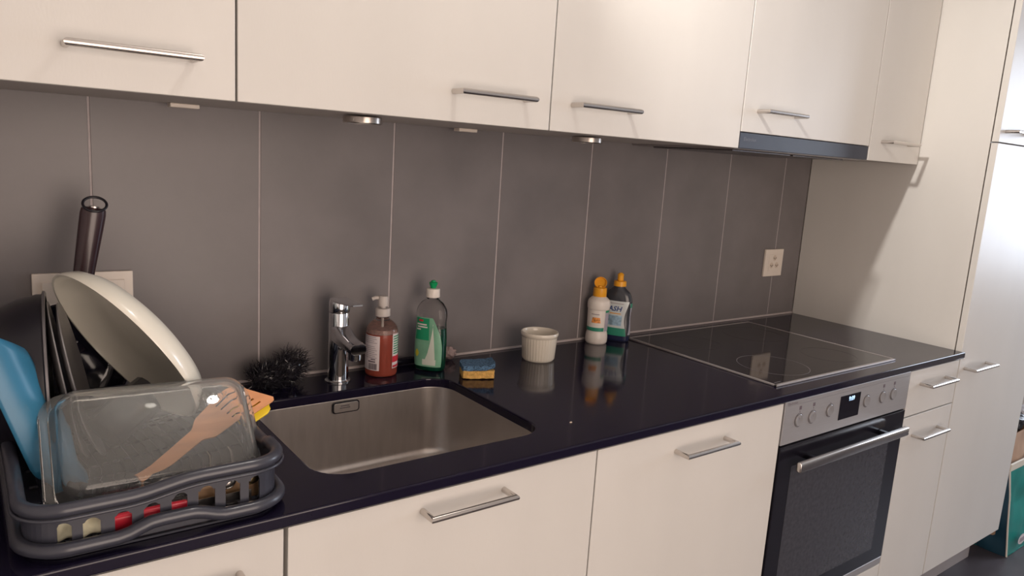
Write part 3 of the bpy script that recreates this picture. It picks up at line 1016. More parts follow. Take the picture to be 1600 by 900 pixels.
sw = thing('wall_switch', 'wide cream double switch plate on the tiles behind the dish rack', 'switch', (-2.27, 0, 1.105))
obj('plate', bxm(-2.3490, -2.1895, -0.0085, -0.0002, 1.0630, 1.1472, 0.0012, 2), M['white_plastic'], sw)
for cx in (-2.3075, -2.2310):
    obj('rocker', bxm(cx - 0.027, cx + 0.027, -0.0118, -0.0087, 1.0780, 1.1325, 0.0012, 1), M['white_plastic'], sw)

# ------------------------------------------------------------------ hob
hob = thing('hob', 'black glass induction hob with slim steel frame set in the worktop', 'hob', (-0.615, -0.3, ZC))
HX0, HX1, HY0, HY1 = -0.9010, -0.3290, -0.5470, -0.0480
obj('glass', bxm(HX0 + 0.007, HX1 - 0.007, HY0 + 0.008, HY1 - 0.007, ZC + 0.0003, ZC + 0.0040, 0.0005, 1), mat('hob_glass', (0.008, 0.007, 0.011), 0.06, 0, 0.1, 20, spec=0.5), hob)
fb = bmesh.new()
box(fb, HX0, HX1, HY0, HY0 + 0.0085, ZC + 0.0003, ZC + 0.0050, 0.0008, 1)
box(fb, HX0, HX1, HY1 - 0.0065, HY1, ZC + 0.0003, ZC + 0.0050, 0.0008, 1)
box(fb, HX0, HX0 + 0.0065, HY0, HY1, ZC + 0.0003, ZC + 0.0050, 0.0008, 1)
box(fb, HX1 - 0.0065, HX1, HY0, HY1, ZC + 0.0003, ZC + 0.0050, 0.0008, 1)
obj('frame', fb, M['hobframe'], hob)
ringm = mat('zone_ring_print', (0.16, 0.145, 0.155), 0.3)
ringm2 = mat('faint_zone_ring_print', (0.022, 0.020, 0.026), 0.2)
for cx, cy, r, mm in ((-0.742, -0.427, 0.092, ringm), (-0.755, -0.175, 0.075, ringm2), (-0.480, -0.430, 0.075, ringm2), (-0.478, -0.175, 0.092, ringm2)):
    obj('cooking_zone', lathe([(r - 0.0007, ZC + 0.00405), (r - 0.0007, ZC + 0.0042), (r + 0.0007, ZC + 0.0042), (r + 0.0007, ZC + 0.00405)], 72, (cx, cy, 0)), mm, hob)
bm = bmesh.new()
box(bm, -0.885, -0.860, -0.5300, -0.5275, ZC + 0.0040, ZC + 0.0042)
obj('lettering', bm, ringm, hob)

# ------------------------------------------------------------------ oven
ov = thing('oven', 'built-in oven with steel control panel, black glass door and bar handle', 'oven', (-0.617, -0.3, 0.31))
OX0, OX1 = G[3] + 0.0025, G[4] - 0.0030
ob = bmesh.new()
box(ob, OX0 + 0.017, OX1 - 0.017, YD + 0.024, -0.05, 0.29, 0.855)
obj('body', ob, M['black'], ov)
cpn = obj('control_panel', bxm(OX0, OX1, YD - 0.002, YD + 0.020, 0.7690, 0.8775, 0.0015, 2), M['panel_steel'], ov)
obj('seam_line', bxm(OX0 + 0.012, OX1 - 0.004, YD - 0.0024, YD - 0.0019, 0.8655, 0.8662), mat('panel_seam', (0.20, 0.19, 0.20), 0.5), cpn)
dsp = obj('display', bxm(-0.6760, -0.5790, YD - 0.0028, YD - 0.0018, 0.7925, 0.8560, 0.0003, 1), M['blackgloss'], cpn)
tb = on_front(text_bm('9:09', 0.0165, True), -0.6220, YD - 0.0030, 0.8440)
obj('digits', tb, mat('led_digits', (0.45, 0.68, 1.0), 0.5, emis=1.6), dsp)
knm = mat('knob_steel', (0.40, 0.385, 0.39), 0.36, 0.55, 0.03, 30)
for kx, kz in ((-0.8560, 0.8240), (-0.7985, 0.8230), (-0.7205, 0.8270), (-0.5430, 0.8250), (-0.4590, 0.8235), (-0.4010, 0.8235)):
    kb = lathe([(0, 0.0), (0.0150, 0.0), (0.0152, 0.0010), (0.0146, 0.0026), (0.0138, 0.0030), (0.0128, 0.0028), (0, 0.0024)], 32)
    box(kb, -0.0009, 0.0009, 0.0030, 0.0125, 0.0022, 0.0031, 0.0003, 1)
    k = obj('knob', on_front(kb, kx, YD - 0.0021, kz), knm, cpn, smooth=True)
    gb = lathe([(0.0162, 0.0), (0.0162, 0.0004), (0.0175, 0.0004), (0.0175, 0.0)], 32)
    obj('knob_groove', on_front(gb, kx, YD - 0.0021, kz), mat('knob_groove', (0.10, 0.09, 0.10), 0.5), cpn)
for kx in (-0.8540, -0.7960, -0.4590, -0.4010):
    obj('zone_symbol', bxm(kx - 0.0045, kx + 0.0045, YD - 0.0024, YD - 0.0019, 0.8500, 0.8590), DARKPR, cpn)
for kx in (-0.8550, -0.7970, -0.7205, -0.4590, -0.4010):
    obj('dial_mark', bxm(kx - 0.0008, kx + 0.0008, YD - 0.0024, YD - 0.0019, 0.8435, 0.8475), DARKPR, cpn)
tb = on_front(text_bm('Electrolux', 0.0095), OX0 + 0.030, YD - 0.0023, 0.8705)
obj('lettering', tb, DARKPR, cpn)
dr = obj('door', bxm(OX0 + 0.001, OX1 - 0.001, YD - 0.003, YD + 0.022, 0.3130, 0.7650, 0.002, 2), mat('oven_door_glass', (0.010, 0.009, 0.014), 0.16, 0, 0.1, 20), ov)
wnm = mat('oven_window', (0.050, 0.050, 0.060), 0.16, 0, 0.16, 90, spec=0.5, rough_var=0.05)
obj('window', bxm(-0.862, -0.388, YD - 0.0036, YD - 0.0029, 0.3560, 0.7080, 0.0002, 1), wnm, dr)
hb = bmesh.new()
box(hb, -0.888, -0.363, YD - 0.0440, YD - 0.0300, 0.7100, 0.7350, 0.004, 3)
hn = obj('handle', hb, M['steel'], dr, smooth=True)
for hx_ in (-0.80, -0.45):
    obj('handle_post', bxm(hx_ - 0.008, hx_ + 0.008, YD - 0.0302, YD - 0.0031, 0.7160, 0.7290, 0.002, 2), M['blackgloss'], hn)
obj('lower_trim', bxm(OX0, OX1, YD - 0.001, YD + 0.022, 0.2895, 0.3110, 0.001, 1), M['panel_steel'], ov)

# ------------------------------------------------------------------ dish rack
RX0, RX1, RY0, RY1 = -2.407, -2.100, -0.572, -0.150
RACK = mat('charcoal_plastic', (0.042, 0.044, 0.060), 0.32, 0, 0.06, 20, coat=0.1)
rack = thing('dish_rack', 'charcoal plastic dish rack with slotted sides on the left of the worktop', 'dish rack', (-2.255, -0.36, ZC))


def perim(w, h, r, cx, cy, step=0.004):
    pts = []
    raw = rrect(w, h, r, 10)
    raw = [(cx + x, cy + y) for x, y in raw]
    n = len(raw)
    for i in range(n):
        a, b = Vector(raw[i]), Vector(raw[(i + 1) % n])
        k = max(1, int((b - a).length / step))
        for j in range(k): pts.append(a + (b - a) * j / k)
    return pts


def sstep(a, b, x):
    t = min(1, max(0, (x - a) / (b - a)))
    return t * t * (3 - 2 * t)


def rim_z(p):
    z = 0.9640
    if p.y < -0.50:
        z = 0.9605 + 0.011 * sstep(-2.30, -2.21, p.x)
    return z


def tray_z(p):
    z = 0.9140
    if p.y < -0.50:
        z += 0.012 * (sstep(-2.31, -2.265, p.x) - sstep(-2.225, -2.18, p.x))
    return z


rcx, rcy = (RX0 + RX1) / 2, (RY0 + RY1) / 2
pp = perim(RX1 - RX0, RY1 - RY0, 0.045, rcx, rcy, 0.012)
obj('rim', tube([(p.x, p.y, rim_z(p)) for p in pp], 0.0085, 14, closed=True), RACK, rack, smooth='all')
lip = perim(RX1 - RX0 + 0.016, RY1 - RY0 + 0.016, 0.053, rcx, rcy, 0.012)
obj('rim_lip', tube([(p.x, p.y, rim_z(p) - 0.0085) for p in lip], 0.0022, 8, closed=True), RACK, rack, smooth='all')
TC = (rcx, rcy - 0.004)
tp = perim(RX1 - RX0 + 0.006, RY1 - RY0 + 0.006, 0.05, TC[0], TC[1], 0.012)
tray = obj('drip_tray', tube([(p.x, p.y, tray_z(p)) for p in tp], 0.0085, 14, closed=True), RACK, rack, smooth='all')
bm = prism([(TC[0] + x, TC[1] + y) for x, y in rrect(RX1 - RX0 - 0.004, RY1 - RY0 - 0.004, 0.045, 8)], ZC + 0.0008, ZC + 0.0035)
obj('tray_floor', bm, RACK, tray)


def rack_wall():
    bm = bmesh.new()
    P = perim(RX1 - RX0 - 0.006, RY1 - RY0 - 0.006, 0.043, rcx, rcy, 0.0019)
    n = len(P)
    zb = 0.9050
    cols = []
    fr = [-2.366, -2.336, -2.302, -2.2697, -2.2367, -2.204, -2.1713, -2.1394]
    for p in P:
        slot = None
        if p.y < RY0 + 0.004 + 0.0005 or p.y > RY1 - 0.0045:
            for s in (fr if p.y < -0.4 else [-2.35 + 0.0345 * k for k in range(7)]):
                if abs(p.x - s) < 0.0088: slot = abs(p.x - s) / 0.0088
        else:
            s = ((p.y - RY0 - 0.06) % 0.0345) - 0.017
            if RY0 + 0.05 < p.y < RY1 - 0.05 and abs(s) < 0.0088: slot = abs(s) / 0.0088
        zt = rim_z(p) - 0.002
        if slot is None:
            cols.append((p, [(zb, 0.914), (0.914, zt - 0.021), (zt - 0.021, zt)], (1, 1, 1)))
        else:
            top = zt - 0.024 + 0.0085 * math.sqrt(max(0, 1 - slot * slot))
            cols.append((p, [(zb, 0.914), (0.914, top), (top, zt)], (1, 0, 1)))
    for i in range(n):
        a, b = cols[i], cols[(i + 1) % n]
        for k in range(3):
            if a[2][k] and b[2][k] or (k == 1 and (a[2][1] or b[2][1]) and False):
                za, zbb = a[1][k], b[1][k]
                v = [bm.verts.new((a[0].x, a[0].y, za[0])), bm.verts.new((b[0].x, b[0].y, zbb[0])), bm.verts.new((b[0].x, b[0].y, zbb[1])), bm.verts.new((a[0].x, a[0].y, za[1]))]
                bm.faces.new(v)
    bmesh.ops.remove_doubles(bm, verts=bm.verts, dist=1e-5)
    return bm


w_ = obj('slotted_wall', rack_wall(), RACK, rack)
sm = w_.modifiers.new('thickness', 'SOLIDIFY')
sm.thickness = 0.0022
sm.offset = 0
# basket floor: slats
bm = bmesh.new()
for k in range(19):
    x = RX0 + 0.018 + k * 0.0146
    box(bm, x - 0.0022, x + 0.0022, RY0 + 0.006, RY1 - 0.006, 0.9050, 0.9085)
for k in range(7):
    y = RY0 + 0.03 + k * 0.06
    box(bm, RX0 + 0.005, RX1 - 0.005, y - 0.002, y + 0.002, 0.9050, 0.9085)
obj('basket_floor', bm, RACK, rack)


# ------------------------------------------------------------------ crockery in the rack
def disc_thing(prof, centre, normal, seg=72, c0=0.0):
    """prof in (r,z), z along the opening normal"""
    bm = lathe(prof, seg)
    bm.transform(Matrix.Translation(centre) @ frame_from(normal).to_4x4())
    return bm


def shell(outer, t=0.003):
    """profile of a thin dish from rim (first) to centre (last) with thickness"""
    inner = [(max(0, r - t * 0.6), z + t) for r, z in outer]
    return outer[::-1] + [(outer[0][0] - 0.0, outer[0][1] + t * 0.6)] + inner


# white plate
Rw = 0.148
outer = [(Rw, 0.0), (Rw - 0.002, -0.007), (Rw - 0.010, -0.020), (Rw - 0.026, -0.032), (Rw - 0.048, -0.039), (Rw - 0.070, -0.042), (Rw - 0.072, -0.046), (Rw - 0.078, -0.046), (Rw - 0.080, -0.043), (0.0, -0.043)]
prof = outer[::-1] + [(Rw - 0.0005, 0.002), (Rw - 0.004, 0.0015), (Rw - 0.006, -0.006), (Rw - 0.014, -0.017), (Rw - 0.029, -0.028), (Rw - 0.050, -0.035), (Rw - 0.072, -0.038), (0.0, -0.039)]
pw = obj('serving_plate', disc_thing(prof, (-2.2470, -0.28, 1.0695), (-0.800, -0.257, -0.542), 96), mat('white_glaze', (0.78, 0.75, 0.66), 0.22, 0, 0.02, 10, coat=0.3), smooth=True)
tag(pw, 'large deep white plate leaning over in the dish rack', 'plate')

# black pot lying on its side, opening to the right
Rp = 0.122
pot = thing('saucepan', 'black saucepan on its side at the left of the dish rack', 'pan', (-2.36, -0.25, 1.04))
outer = [(0, -0.090), (Rp - 0.060, -0.088), (Rp - 0.036, -0.078), (Rp - 0.018, -0.058), (Rp - 0.006, -0.030), (Rp, -0.006), (Rp, 0.0), (Rp + 0.003, 0.002), (Rp + 0.003, 0.0045), (Rp - 0.003, 0.0045), (Rp - 0.004, -0.006), (Rp - 0.010, -0.030), (Rp - 0.022, -0.056), (Rp - 0.04, -0.074), (Rp - 0.063, -0.084), (0, -0.086)]
pc = (-2.352, -0.262, 1.036)
obj('pot_body', disc_thing(outer, pc, (0.9949, -0.098, 0.0254)), M['black'], pot, smooth=True)
obj('rim_band', disc_thing([(Rp + 0.0032, 0.0015), (Rp + 0.0045, 0.0020), (Rp + 0.0045, 0.0050), (Rp + 0.0032, 0.0055), (Rp - 0.003, 0.0055), (Rp - 0.003, 0.0047), (Rp + 0.0031, 0.0047)], pc, (0.9949, -0.098, 0.0254)), mat('grey_rim', (0.16, 0.15, 0.16), 0.35, 0.5), pot, smooth=True)

# two dark grey plates, side by side
PG = mat('dark_grey_stoneware', (0.20, 0.19, 0.195), 0.33, 0, 0.05, 20)
for k, (c, n, r, lab) in enumerate((((-2.330, -0.262, 1.030), (0.9829, -0.0794, 0.166), 0.118, 'dark grey plate upright in the dish rack, next to the black saucepan'),
                                    ((-2.312, -0.262, 1.028), (0.970, -0.1227, 0.21), 0.118, 'dark grey plate upright in the dish rack, next to the white plate'))):
    prof = [(0, -0.008), (r - 0.05, -0.008), (r - 0.03, -0.006), (r - 0.002, 0.0), (r, 0.0015), (r - 0.001, 0.0032), (r - 0.004, 0.003), (r - 0.032, -0.0025), (r - 0.05, -0.0045), (0, -0.0045)]
    tag(obj('dinner_plate', disc_thing(prof, c, n), PG, smooth=True), lab, 'plate', 'dark grey plates in the dish rack')

# frying pan with burgundy handle at the back
fp = thing('frying_pan', 'black frying pan with burgundy handle and hanging ring, upright behind the plates', 'pan', (-2.30, -0.17, 1.0))
fc = Vector((-2.308, -0.118, 1.012))
fn = Vector((0.25, -0.93, 0.12)).normalized()
fprof = [(0, -0.030), (0.075, -0.030), (0.090, -0.020), (0.100, 0.0), (0.102, 0.001), (0.099, 0.0025), (0.096, 0.0), (0.087, -0.018), (0.073, -0.027), (0, -0.027)]
obj('pan_body', disc_thing(fprof, fc, fn), M['blackgloss'], fp, smooth=True)
BUR = mat('burgundy_bakelite', (0.026, 0.0065, 0.010), 0.30, 0, 0.15, 12, coat=0.3)
a, b = Vector((-2.2900, -0.118, 1.115)), Vector((-2.2640, -0.118, 1.2740))
hp = [a + (b - a) * t for t in (0, .12, .3, .55, .8, .93, .985, 1.0)]
obj('pan_handle', tube(hp, 0.016, 20, rads=[.0125, .0150, .0160, .0175, .0190, .0195, .0185, .0140], flat=0.62), BUR, fp, smooth=True, label='burgundy handle')
ringc = b + Vector((0.001, -0.004, 0.004))
rp = [(ringc + Vector((0.0175 * math.cos(t), 0.010 * math.sin(t), 0.0110 * math.sin(t) + 0.002))) for t in [2 * PI * k / 28 for k in range(28)]]
obj('hanging_ring', tube(rp, 0.0022, 8, closed=True), M['black'], fp, smooth='all')
obj('ferrule', disc_thing([(0, 0), (0.0085, 0), (0.0085, 0.003), (0, 0.003)], b + Vector((0, 0, -0.0005)), (b - a).normalized()), M['steel'], fp, smooth=True)

# clear dark tumbler lying behind the grey plates
tb_ = disc_thing([(0, 0), (0.028, 0), (0.030, 0.003), (0.034, 0.085), (0.032, 0.085), (0.028, 0.006), (0, 0.005)], (-2.285, -0.300, 0.955), (0.62, 0.25, 0.30), 16)
tag(obj('tumbler', tb_, mat('smoked_glass', (0.10, 0.10, 0.12), 0.08, 0, 0, trans=0.7, ior=1.45)), 'smoked glass tumbler lying in the rack under the white plate', 'glass')


# blue flexible board
def blue_board():
    bm = bmesh.new()
    TR, TL, BL = Vector((-2.3813, -0.370, 1.1056)), Vector((-2.4496, -0.400, 1.1500)), Vector((-2.3836, -0.412, 0.9400))
    BR = BL + (TR - TL)
    n = (TL - TR).cross(BR - TR).normalized()
    nx, ny = 14, 16
    grid = []
    rr = 0.012
    for i in range(ny + 1):
        row = []
        for j in range(nx + 1):
            u, v = j / nx, i / ny
            # rounded corners
            du, dv = min(u, 1 - u) * 0.14, min(v, 1 - v) * 0.18
            if du < rr and dv < rr:
                d = math.hypot(rr - du, rr - dv)
                if d > rr:
                    k = rr / d
                    du2, dv2 = rr - (rr - du) * k, rr - (rr - dv) * k
                    u = du2 / 0.14 if u < .5 else 1 - du2 / 0.14
                    v = dv2 / 0.18 if v < .5 else 1 - dv2 / 0.18
            p = (TR * (1 - u) + TL * u) * (1 - v) + (BR * (1 - u) + BL * u) * v + n * 0.010 * math.sin(PI * u) + n * 0.0
            row.append(bm.verts.new(p))
        grid.append(row)
    for A, B in zip(grid, grid[1:]):
        for k in range(nx): bm.faces.new((A[k], A[k + 1], B[k + 1], B[k]))
    return bm


bb = obj('chopping_mat', blue_board(), mat('sky_blue_plastic', (0.032, 0.17, 0.30), 0.34, 0, 0.05, 10), smooth='all')
tag(bb, 'curved sky-blue plastic chopping mat standing at the rack\'s left side', 'chopping mat')
s_ = bb.modifiers.new('thickness', 'SOLIDIFY'); s_.thickness = 0.0025; s_.offset = 0


# glass baking dish, standing on its long side with its base to the front
def dish():
    bm = bmesh.new()
    t = 0.0042
    # (w,h,r,z) local, z=0 base outside, rim at z=-depth
    D = 0.048
    o = [(0.212, 0.120, 0.018, 0.0), (0.226, 0.134, 0.022, -0.002), (0.235, 0.143, 0.025, -0.007), (0.240, 0.148, 0.027, -0.016), (0.250, 0.158, 0.030, -D + 0.008), (0.262, 0.168, 0.032, -D + 0.0045), (0.272, 0.176, 0.034, -D + 0.003), (0.274, 0.178, 0.034, -D), (0.268, 0.172, 0.032, -D - 0.002)]
    i = [(0.250, 0.156, 0.029, -D - 0.001), (0.241, 0.149, 0.026, -D + 0.006), (0.232, 0.140, 0.023, -0.017), (0.226, 0.134, 0.021, -0.010), (0.216, 0.124, 0.018, -0.006), (0.204, 0.112, 0.015, -t)]
    rings = []
    for w, h, r, z in o + i:
        rings.append([bm.verts.new((x, y, z)) for x, y in rrect(w, h, r, 7)])
    n = len(rings[0])
    for A, B in zip(rings, rings[1:]):
        for k in range(n): bm.faces.new((A[k], A[(k + 1) % n], B[(k + 1) % n], B[k]))
    bm.faces.new(rings[0]); bm.faces.new(rings[-1][::-1])
    return bm


GLASS = mat('baking_glass', (0.93, 0.94, 0.92), 0.03, 0, 0, trans=0.94, ior=1.45)
gd = thing('glass_dish', 'clear rectangular glass baking dish propped on its side in the dish rack', 'baking dish', (-2.235, -0.4880, 1.0010))
dn = Vector((0.02, -0.69, 0.72)).normalized()
gm = Matrix.Translation((-2.2370, -0.4800, 1.0075)) @ frame_from(dn).to_4x4() @ Matrix.Rotation(R_(-2.6), 4, 'Z') @ Matrix.Diagonal((1.02, 1.05, 1, 1))
bm = dish(); bm.transform(gm)
obj('dish_body', bm, GLASS, gd, smooth=True)
bm = bmesh.new()
for k in range(8):
    for j in range(2):
        t = bmesh.new(); bmesh.ops.create_cube(t, size=1)
        t.transform(Matrix.Translation((0.052 + k * 0.0052, 0.042 - j * 0.0062, 0.0005)) @ Matrix.Rotation(0.5 * (1 - 2 * ((k + j) % 2)), 4, 'Z') @ Matrix.Diagonal((0.0012, 0.0045, 0.0010, 1)))
        join(bm, t)
bm.transform(gm)
obj('embossed_mark', bm, GLASS, gd)


# wooden slotted spatula behind the dish
def strip_poly(pts_top, pts_bot, holes, th):
    bm = bmesh.new()
    return bm


def spatula():
    """length along x from 0, flat in xy, built from cells so that slots stay open"""
    bm = bmesh.new()
    L = 0.245

    def hw(x):
        if x < 0.10: return 0.0085 + 0.002 * x / 0.1
        if x < 0.125: return 0.0105 + 0.010 * sstep(0.10, 0.125, x)
        if x < L - 0.006: return 0.0205 + 0.0095 * (x - 0.125) / (L - 0.13)
        return 0.030 - 0.006 * ((x - (L - 0.006)) / 0.006) ** 2
    nx, ny = 70, 22
    V = {}
    th = 0.0045

    def v(i, j, k):
        if (i, j, k) not in V:
            x = L * i / nx
            xs = x * (1 - 0.13 * (j / ny) * sstep(0.12, L, x))
            V[(i, j, k)] = bm.verts.new((xs, hw(x) * (2 * j / ny - 1), (k - 0.5) * th * (1 - 0.5 * max(0, (x - 0.15) / 0.1))))
        return V[(i, j, k)]

    def solid(i, j):
        if not (0 <= i < nx and 0 <= j < ny): return False
        x = L * (i + .5) / nx
        if 0.165 < x < 0.228 and j in (4, 8, 13, 17): return False
        return True
    for i in range(nx):
        for j in range(ny):
            if not solid(i, j): continue
            bm.faces.new((v(i, j, 1), v(i + 1, j, 1), v(i + 1, j + 1, 1), v(i, j + 1, 1)))
            bm.faces.new((v(i, j, 0), v(i, j + 1, 0), v(i + 1, j + 1, 0), v(i + 1, j, 0)))
            if not solid(i - 1, j): bm.faces.new((v(i, j, 0), v(i, j, 1), v(i, j + 1, 1), v(i, j + 1, 0)))
            if not solid(i + 1, j): bm.faces.new((v(i + 1, j, 0), v(i + 1, j + 1, 0), v(i + 1, j + 1, 1), v(i + 1, j, 1)))
            if not solid(i, j - 1): bm.faces.new((v(i, j, 0), v(i + 1, j, 0), v(i + 1, j, 1), v(i, j, 1)))
            if not solid(i, j + 1): bm.faces.new((v(i, j + 1, 0), v(i, j + 1, 1), v(i + 1, j + 1, 1), v(i + 1, j + 1, 0)))
    return bm


P0, P1 = Vector((-2.266, -0.455, 0.9272)), Vector((-2.0517, -0.345, 1.0062))
X = (P1 - P0).normalized()
camv = (Vector((-2.4454, -1.5215, 1.4022)) - (P0 + P1) / 2).normalized()
Zv = Vector((0.10, -0.70, 0.70)); Zv = (Zv - Zv.dot(X) * X).normalized()
Yv = Zv.cross(X)
mm = Matrix((X, Yv, Zv)).transposed().to_4x4()
bm = spatula(); bm.transform(Matrix.Translation(P0) @ mm)
wood = mat('beech_wood', (0.62, 0.27, 0.115), 0.5, 0, 0.16, 14, stretch=(1.2, 6, 6))
tag(obj('spatula', bm, wood), 'slotted wooden spatula lying aslant behind the glass dish', 'spatula')

# yellow scraper
ys = [(0.0, 0.0), (0.050, 0.0), (0.058, 0.004), (0.060, 0.010)]
cxn, rn = 0.062, 0.008
for k in range(9):
    a = -PI / 2 - PI * k / 8
    ys.append((cxn + rn * math.cos(a), 0.0195 + rn * math.sin(a)))
ys += [(0.062, 0.030), (0.058, 0.034), (0.0, 0.034)]
bm = prism(ys, -0.003, 0.003, 0.0012)
P0 = Vector((-2.102, -0.385, 0.9480)); X = Vector((0.87, 0.30, 0.30)).normalized()
Zv = Vector((0.10, -0.75, 0.65)); Zv = (Zv - Zv.dot(X) * X).normalized(); Yv = Zv.cross(X)
bm.transform(Matrix.Translation(P0) @ Matrix((X, Yv, Zv)).transposed().to_4x4())
tag(obj('scraper', bm, mat('yellow_plastic', (0.85, 0.62, 0.02), 0.45, 0, 0.05, 30)), 'yellow notched scraper poking out beneath the wooden spatula', 'scraper')

# cutlery and cloth seen through the slots
RED = mat('red_plastic', (0.62, 0.02, 0.045), 0.35)
kn = thing('knife', 'red-handled knife lying inside the rack behind its front slots', 'knife', (-2.25, -0.545, 0.915))
bm = bmesh.new()
box(bm, -2.318, -2.222, -0.5555, -0.5430, 0.9105, 0.9300, 0.004, 3)
obj('handle', bm, RED, kn, smooth=True, label='red handle')
obj('blade', bxm(-2.2222, -2.140, -0.5500, -0.5485, 0.9110, 0.9270), M['steel'], kn)
brass = mat('brassy_steel', (0.55, 0.42, 0.22), 0.25, 1.0)
for k, (x, lab) in enumerate(((-2.171, 'steel spoon in the rack, seen through the second slot from the right'), (-2.1394, 'steel spoon in the rack, seen through the rightmost front slot'))):
    s = thing('spoon', lab, 'spoon', (x, -0.54, 0.93), group='spoons behind the front slots')
    t = bmesh.new(); bmesh.ops.create_uvsphere(t, u_segments=16, v_segments=10, radius=1)
    for v in t.verts: v.co = Vector((x + v.co.x * 0.012, -0.5455 + v.co.y * 0.005, 0.9415 + v.co.z * 0.010))
    obj('spoon_bowl', t, M['steel'] if k == 0 else brass, s, smooth='all')
    obj('spoon_handle', tube([(x, -0.541, 0.9335), (x + 0.006, -0.46, 0.9130), (x + 0.010, -0.38, 0.9135)], 0.0028, 8), M['steel'], s, smooth=True)
obj_ = bxm(-2.216, -2.126, -0.5385, -0.5330, 0.9092, 0.9370, 0.002, 2)
tag(obj('wooden_block', obj_, mat('brown_wood', (0.28, 0.17, 0.09), 0.5, 0, 0.15, 30)), 'small brown wooden board on edge inside the rack, behind the spoons', 'board')


def cloth():
    bm = bmesh.new()
    nx, nz = 26, 12
    g_ = []
    for i in range(nx + 1):
        row = []
        for j in range(nz + 1):
            x = -2.384 + 0.066 * i / nx
            z = 0.9100 + (0.034 - 0.012 * (i / nx)) * j / nz
            y = -0.549 + 0.010 * noise.noise(Vector((x * 60, z * 70, 1))) + 0.012 * j / nz
            row.append(bm.verts.new((x + 0.003 * noise.noise(Vector((x * 40, z * 90, 5))), max(y, -0.560), z + 0.004 * noise.noise(Vector((x * 50, 3, 2))) + 0.002)))
        g_.append(row)
    for A, B in zip(g_, g_[1:]):
        for k in range(nz): bm.faces.new((A[k], A[k + 1], B[k + 1], B[k]))
    return bm


cl = obj('cloth', cloth(), mat('striped_cream_cloth', (0.62, 0.58, 0.42), 0.9, 0, 0.25, 50), smooth='all')
tag(cl, 'crumpled cream cloth inside the rack behind its two leftmost slots', 'cloth')
s_ = cl.modifiers.new('thickness', 'SOLIDIFY'); s_.thickness = 0.0012

# ------------------------------------------------------------------ shopping bag on the floor
TEAL = mat('teal_woven_plastic', (0.010, 0.22, 0.19), 0.40, 0, 0.12, 14, bump=0.3, bump_scale=14)
TEAL_SHADE = mat('shaded_teal_gusset', (0.010, 0.050, 0.085), 0.5, 0, 0.15, 14)  # teal of the bag with the gusset's shade put into the colour
bag = thing('shopping_bag', 'teal shopping bag standing on the floor right of the tall cabinet', 'bag', (0.93, -0.50, 0.0))


def bag_panel(pts, nu=14, nv=18, amp=0.010, seed=0):
    """pts: bottom-left, bottom-right, top-right, top-left"""
    bm = bmesh.new()
    A, B, C_, D = [Vector(p) for p in pts]
    n = (B - A).cross(D - A).normalized()
    g_ = []
    for i in range(nv + 1):
        row = []
        for j in range(nu + 1):
            u, v = j / nu, i / nv
            p = (A * (1 - u) + B * u) * (1 - v) + (D * (1 - u) + C_ * u) * v
            w = math.sin(PI * u) * math.sin(PI * min(1, v * 0.8 + 0.1))
            p += n * amp * w * noise.noise(p * 12 + Vector((seed, 0, 0))) * 2
            row.append(bm.verts.new(p))
        g_.append(row)
    for X_, Y_ in zip(g_, g_[1:]):
        for k in range(nu): bm.faces.new((X_[k], X_[k + 1], Y_[k + 1], Y_[k]))
    return bm


bx0, bx1, by0, by1 = 0.728, 1.12, -0.585, -0.40
tx, ty = bx0 - 0.026, by0 + 0.032
H1 = 0.345
bm = bmesh.new()
join(bm, bag_panel([(bx0, by0, .001), (bx1, by0, .001), (bx1, ty, H1), (tx, ty, H1)], amp=0.014))
join(bm, bag_panel([(bx1, by0, .001), (bx1, by1, .001), (bx1, by1, H1), (bx1, ty, H1)]))
join(bm, bag_panel([(bx1, by1, .001), (bx0, by1, .001), (tx, by1, H1), (bx1, by1, H1)]))
box(bm, bx0, bx1, by0, by1, 0.001, 0.004)
obj('front_panel', bm, TEAL, bag, smooth='all')
obj('gusset', bag_panel([(bx0, by1, .001), (bx0, by0, .001), (tx, ty, H1), (tx, by1, H1)], amp=0.02), TEAL_SHADE, bag, smooth='all', label='side gusset, shade put into its dark blue-green')
obj('piping', tube([(bx0 - .001, by0 - .001, 0.004), (bx0 - 0.012, by0 + .010, 0.13), (bx0 - 0.014, by0 + .020, 0.24), (tx, ty, H1)], 0.0035, 8), WHITEP, bag, smooth=True, label='white piping')
obj('hem', bxm(tx, bx1, ty - 0.002, ty + 0.006, H1 - 0.002, H1 + 0.03, 0.003, 1), mat('cream_hem', (0.66, 0.60, 0.50), 0.6), bag, label='cream hem')
lo = lathe([(0, 0), (0.032, 0), (0.034, 0.001), (0, 0.0015)], 24)
lo.transform(Matrix.Diagonal((1.1, 0.62, 1, 1)))
on_front(lo, bx0 + 0.092, by0 - 0.012, 0.060)
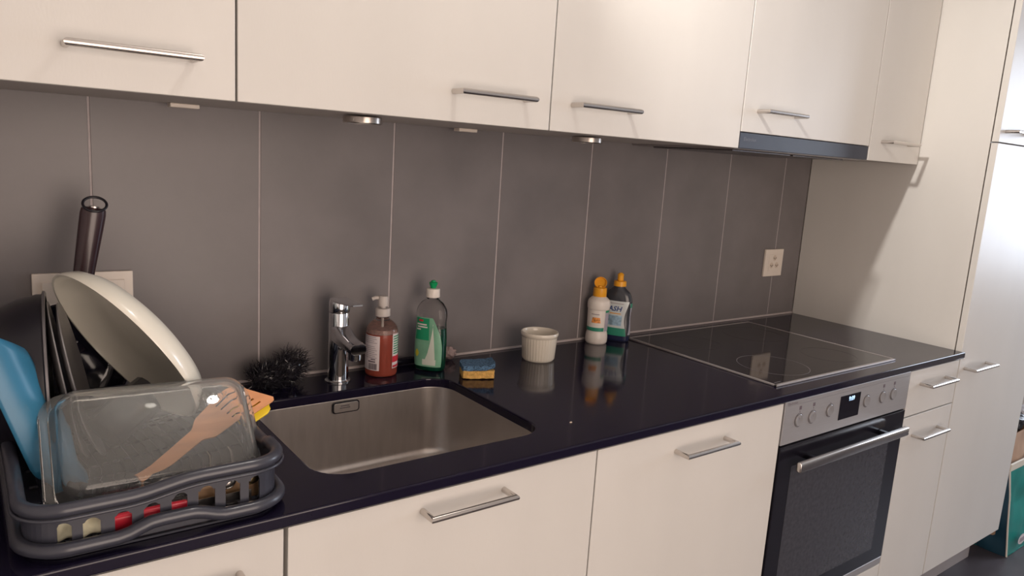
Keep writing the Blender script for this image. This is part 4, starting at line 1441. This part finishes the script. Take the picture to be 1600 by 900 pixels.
lg_ = obj('oval_logo', lo, PAPER, bag)
obj('logo_lettering', bxm(bx0 + 0.070, bx0 + 0.114, by0 - 0.0140, by0 - 0.0134, 0.050, 0.068), GREYPR, lg_)

pb = thing('paper_bag', 'brown paper bag stuffed inside the teal shopping bag', 'bag', (0.93, -0.50, 0.3))
bm = bmesh.new()
q = [(bx0 + .0, by0 + .05), (bx1 - .02, by0 + .05), (bx1 - .02, by1 - .02), (bx0 + .0, by1 - .02)]
for k in range(4):
    a_, b_ = q[k], q[(k + 1) % 4]
    join(bm, bag_panel([(a_[0], a_[1], .01), (b_[0], b_[1], .01), (b_[0], b_[1], .50), (a_[0], a_[1], .485)], amp=0.012, seed=k * 7))
obj('paper_walls', bm, mat('kraft_paper', (0.42, 0.27, 0.18), 0.8, 0, 0.15, 12, bump=0.3, bump_scale=30), pb, smooth='all')
bm = crumple((0.80, -0.475, 0.515), 0.06, 11, (1.0, 0.9, 0.7))
tag(obj('carton', bm, mat('dark_wrapper', (0.03, 0.03, 0.035), 0.25, 0, 0.6, 12), smooth='all'), 'dark crinkled packet on top of the brown paper bag', 'packet')
bm = crumple((0.93, -0.475, 0.515), 0.05, 23, (1.0, 0.9, 0.7))
tag(obj('packet', bm, mat('pale_wrapper', (0.5, 0.48, 0.50), 0.25, 0, 0.4, 12), smooth='all'), 'pale crinkled packet on top of the brown paper bag', 'packet')

# ------------------------------------------------------------------ ceiling lamp fitting
t = thing('ceiling_spotlight', 'small white ceiling spotlight above the sink', 'lamp', (-1.76, -0.585, 2.42))
obj('base', lathe([(0, 2.39), (0.05, 2.39), (0.052, 2.4195), (0, 2.4195)], 28, (-1.76, -0.585, 0)), M['white_plastic'], t, smooth=True)
obj('stem', tube([(-1.76, -0.585, 2.39), (-1.76, -0.585, 2.33)], 0.008, 12), M['white_plastic'], t, smooth=True)

for o in COL.objects:
    if o.get('category') == 'cleaning bottle': o.scale = (1, 1, 0.957)
    if o.get('category') == 'detergent bottle': o.scale = (1, 1, 0.975)
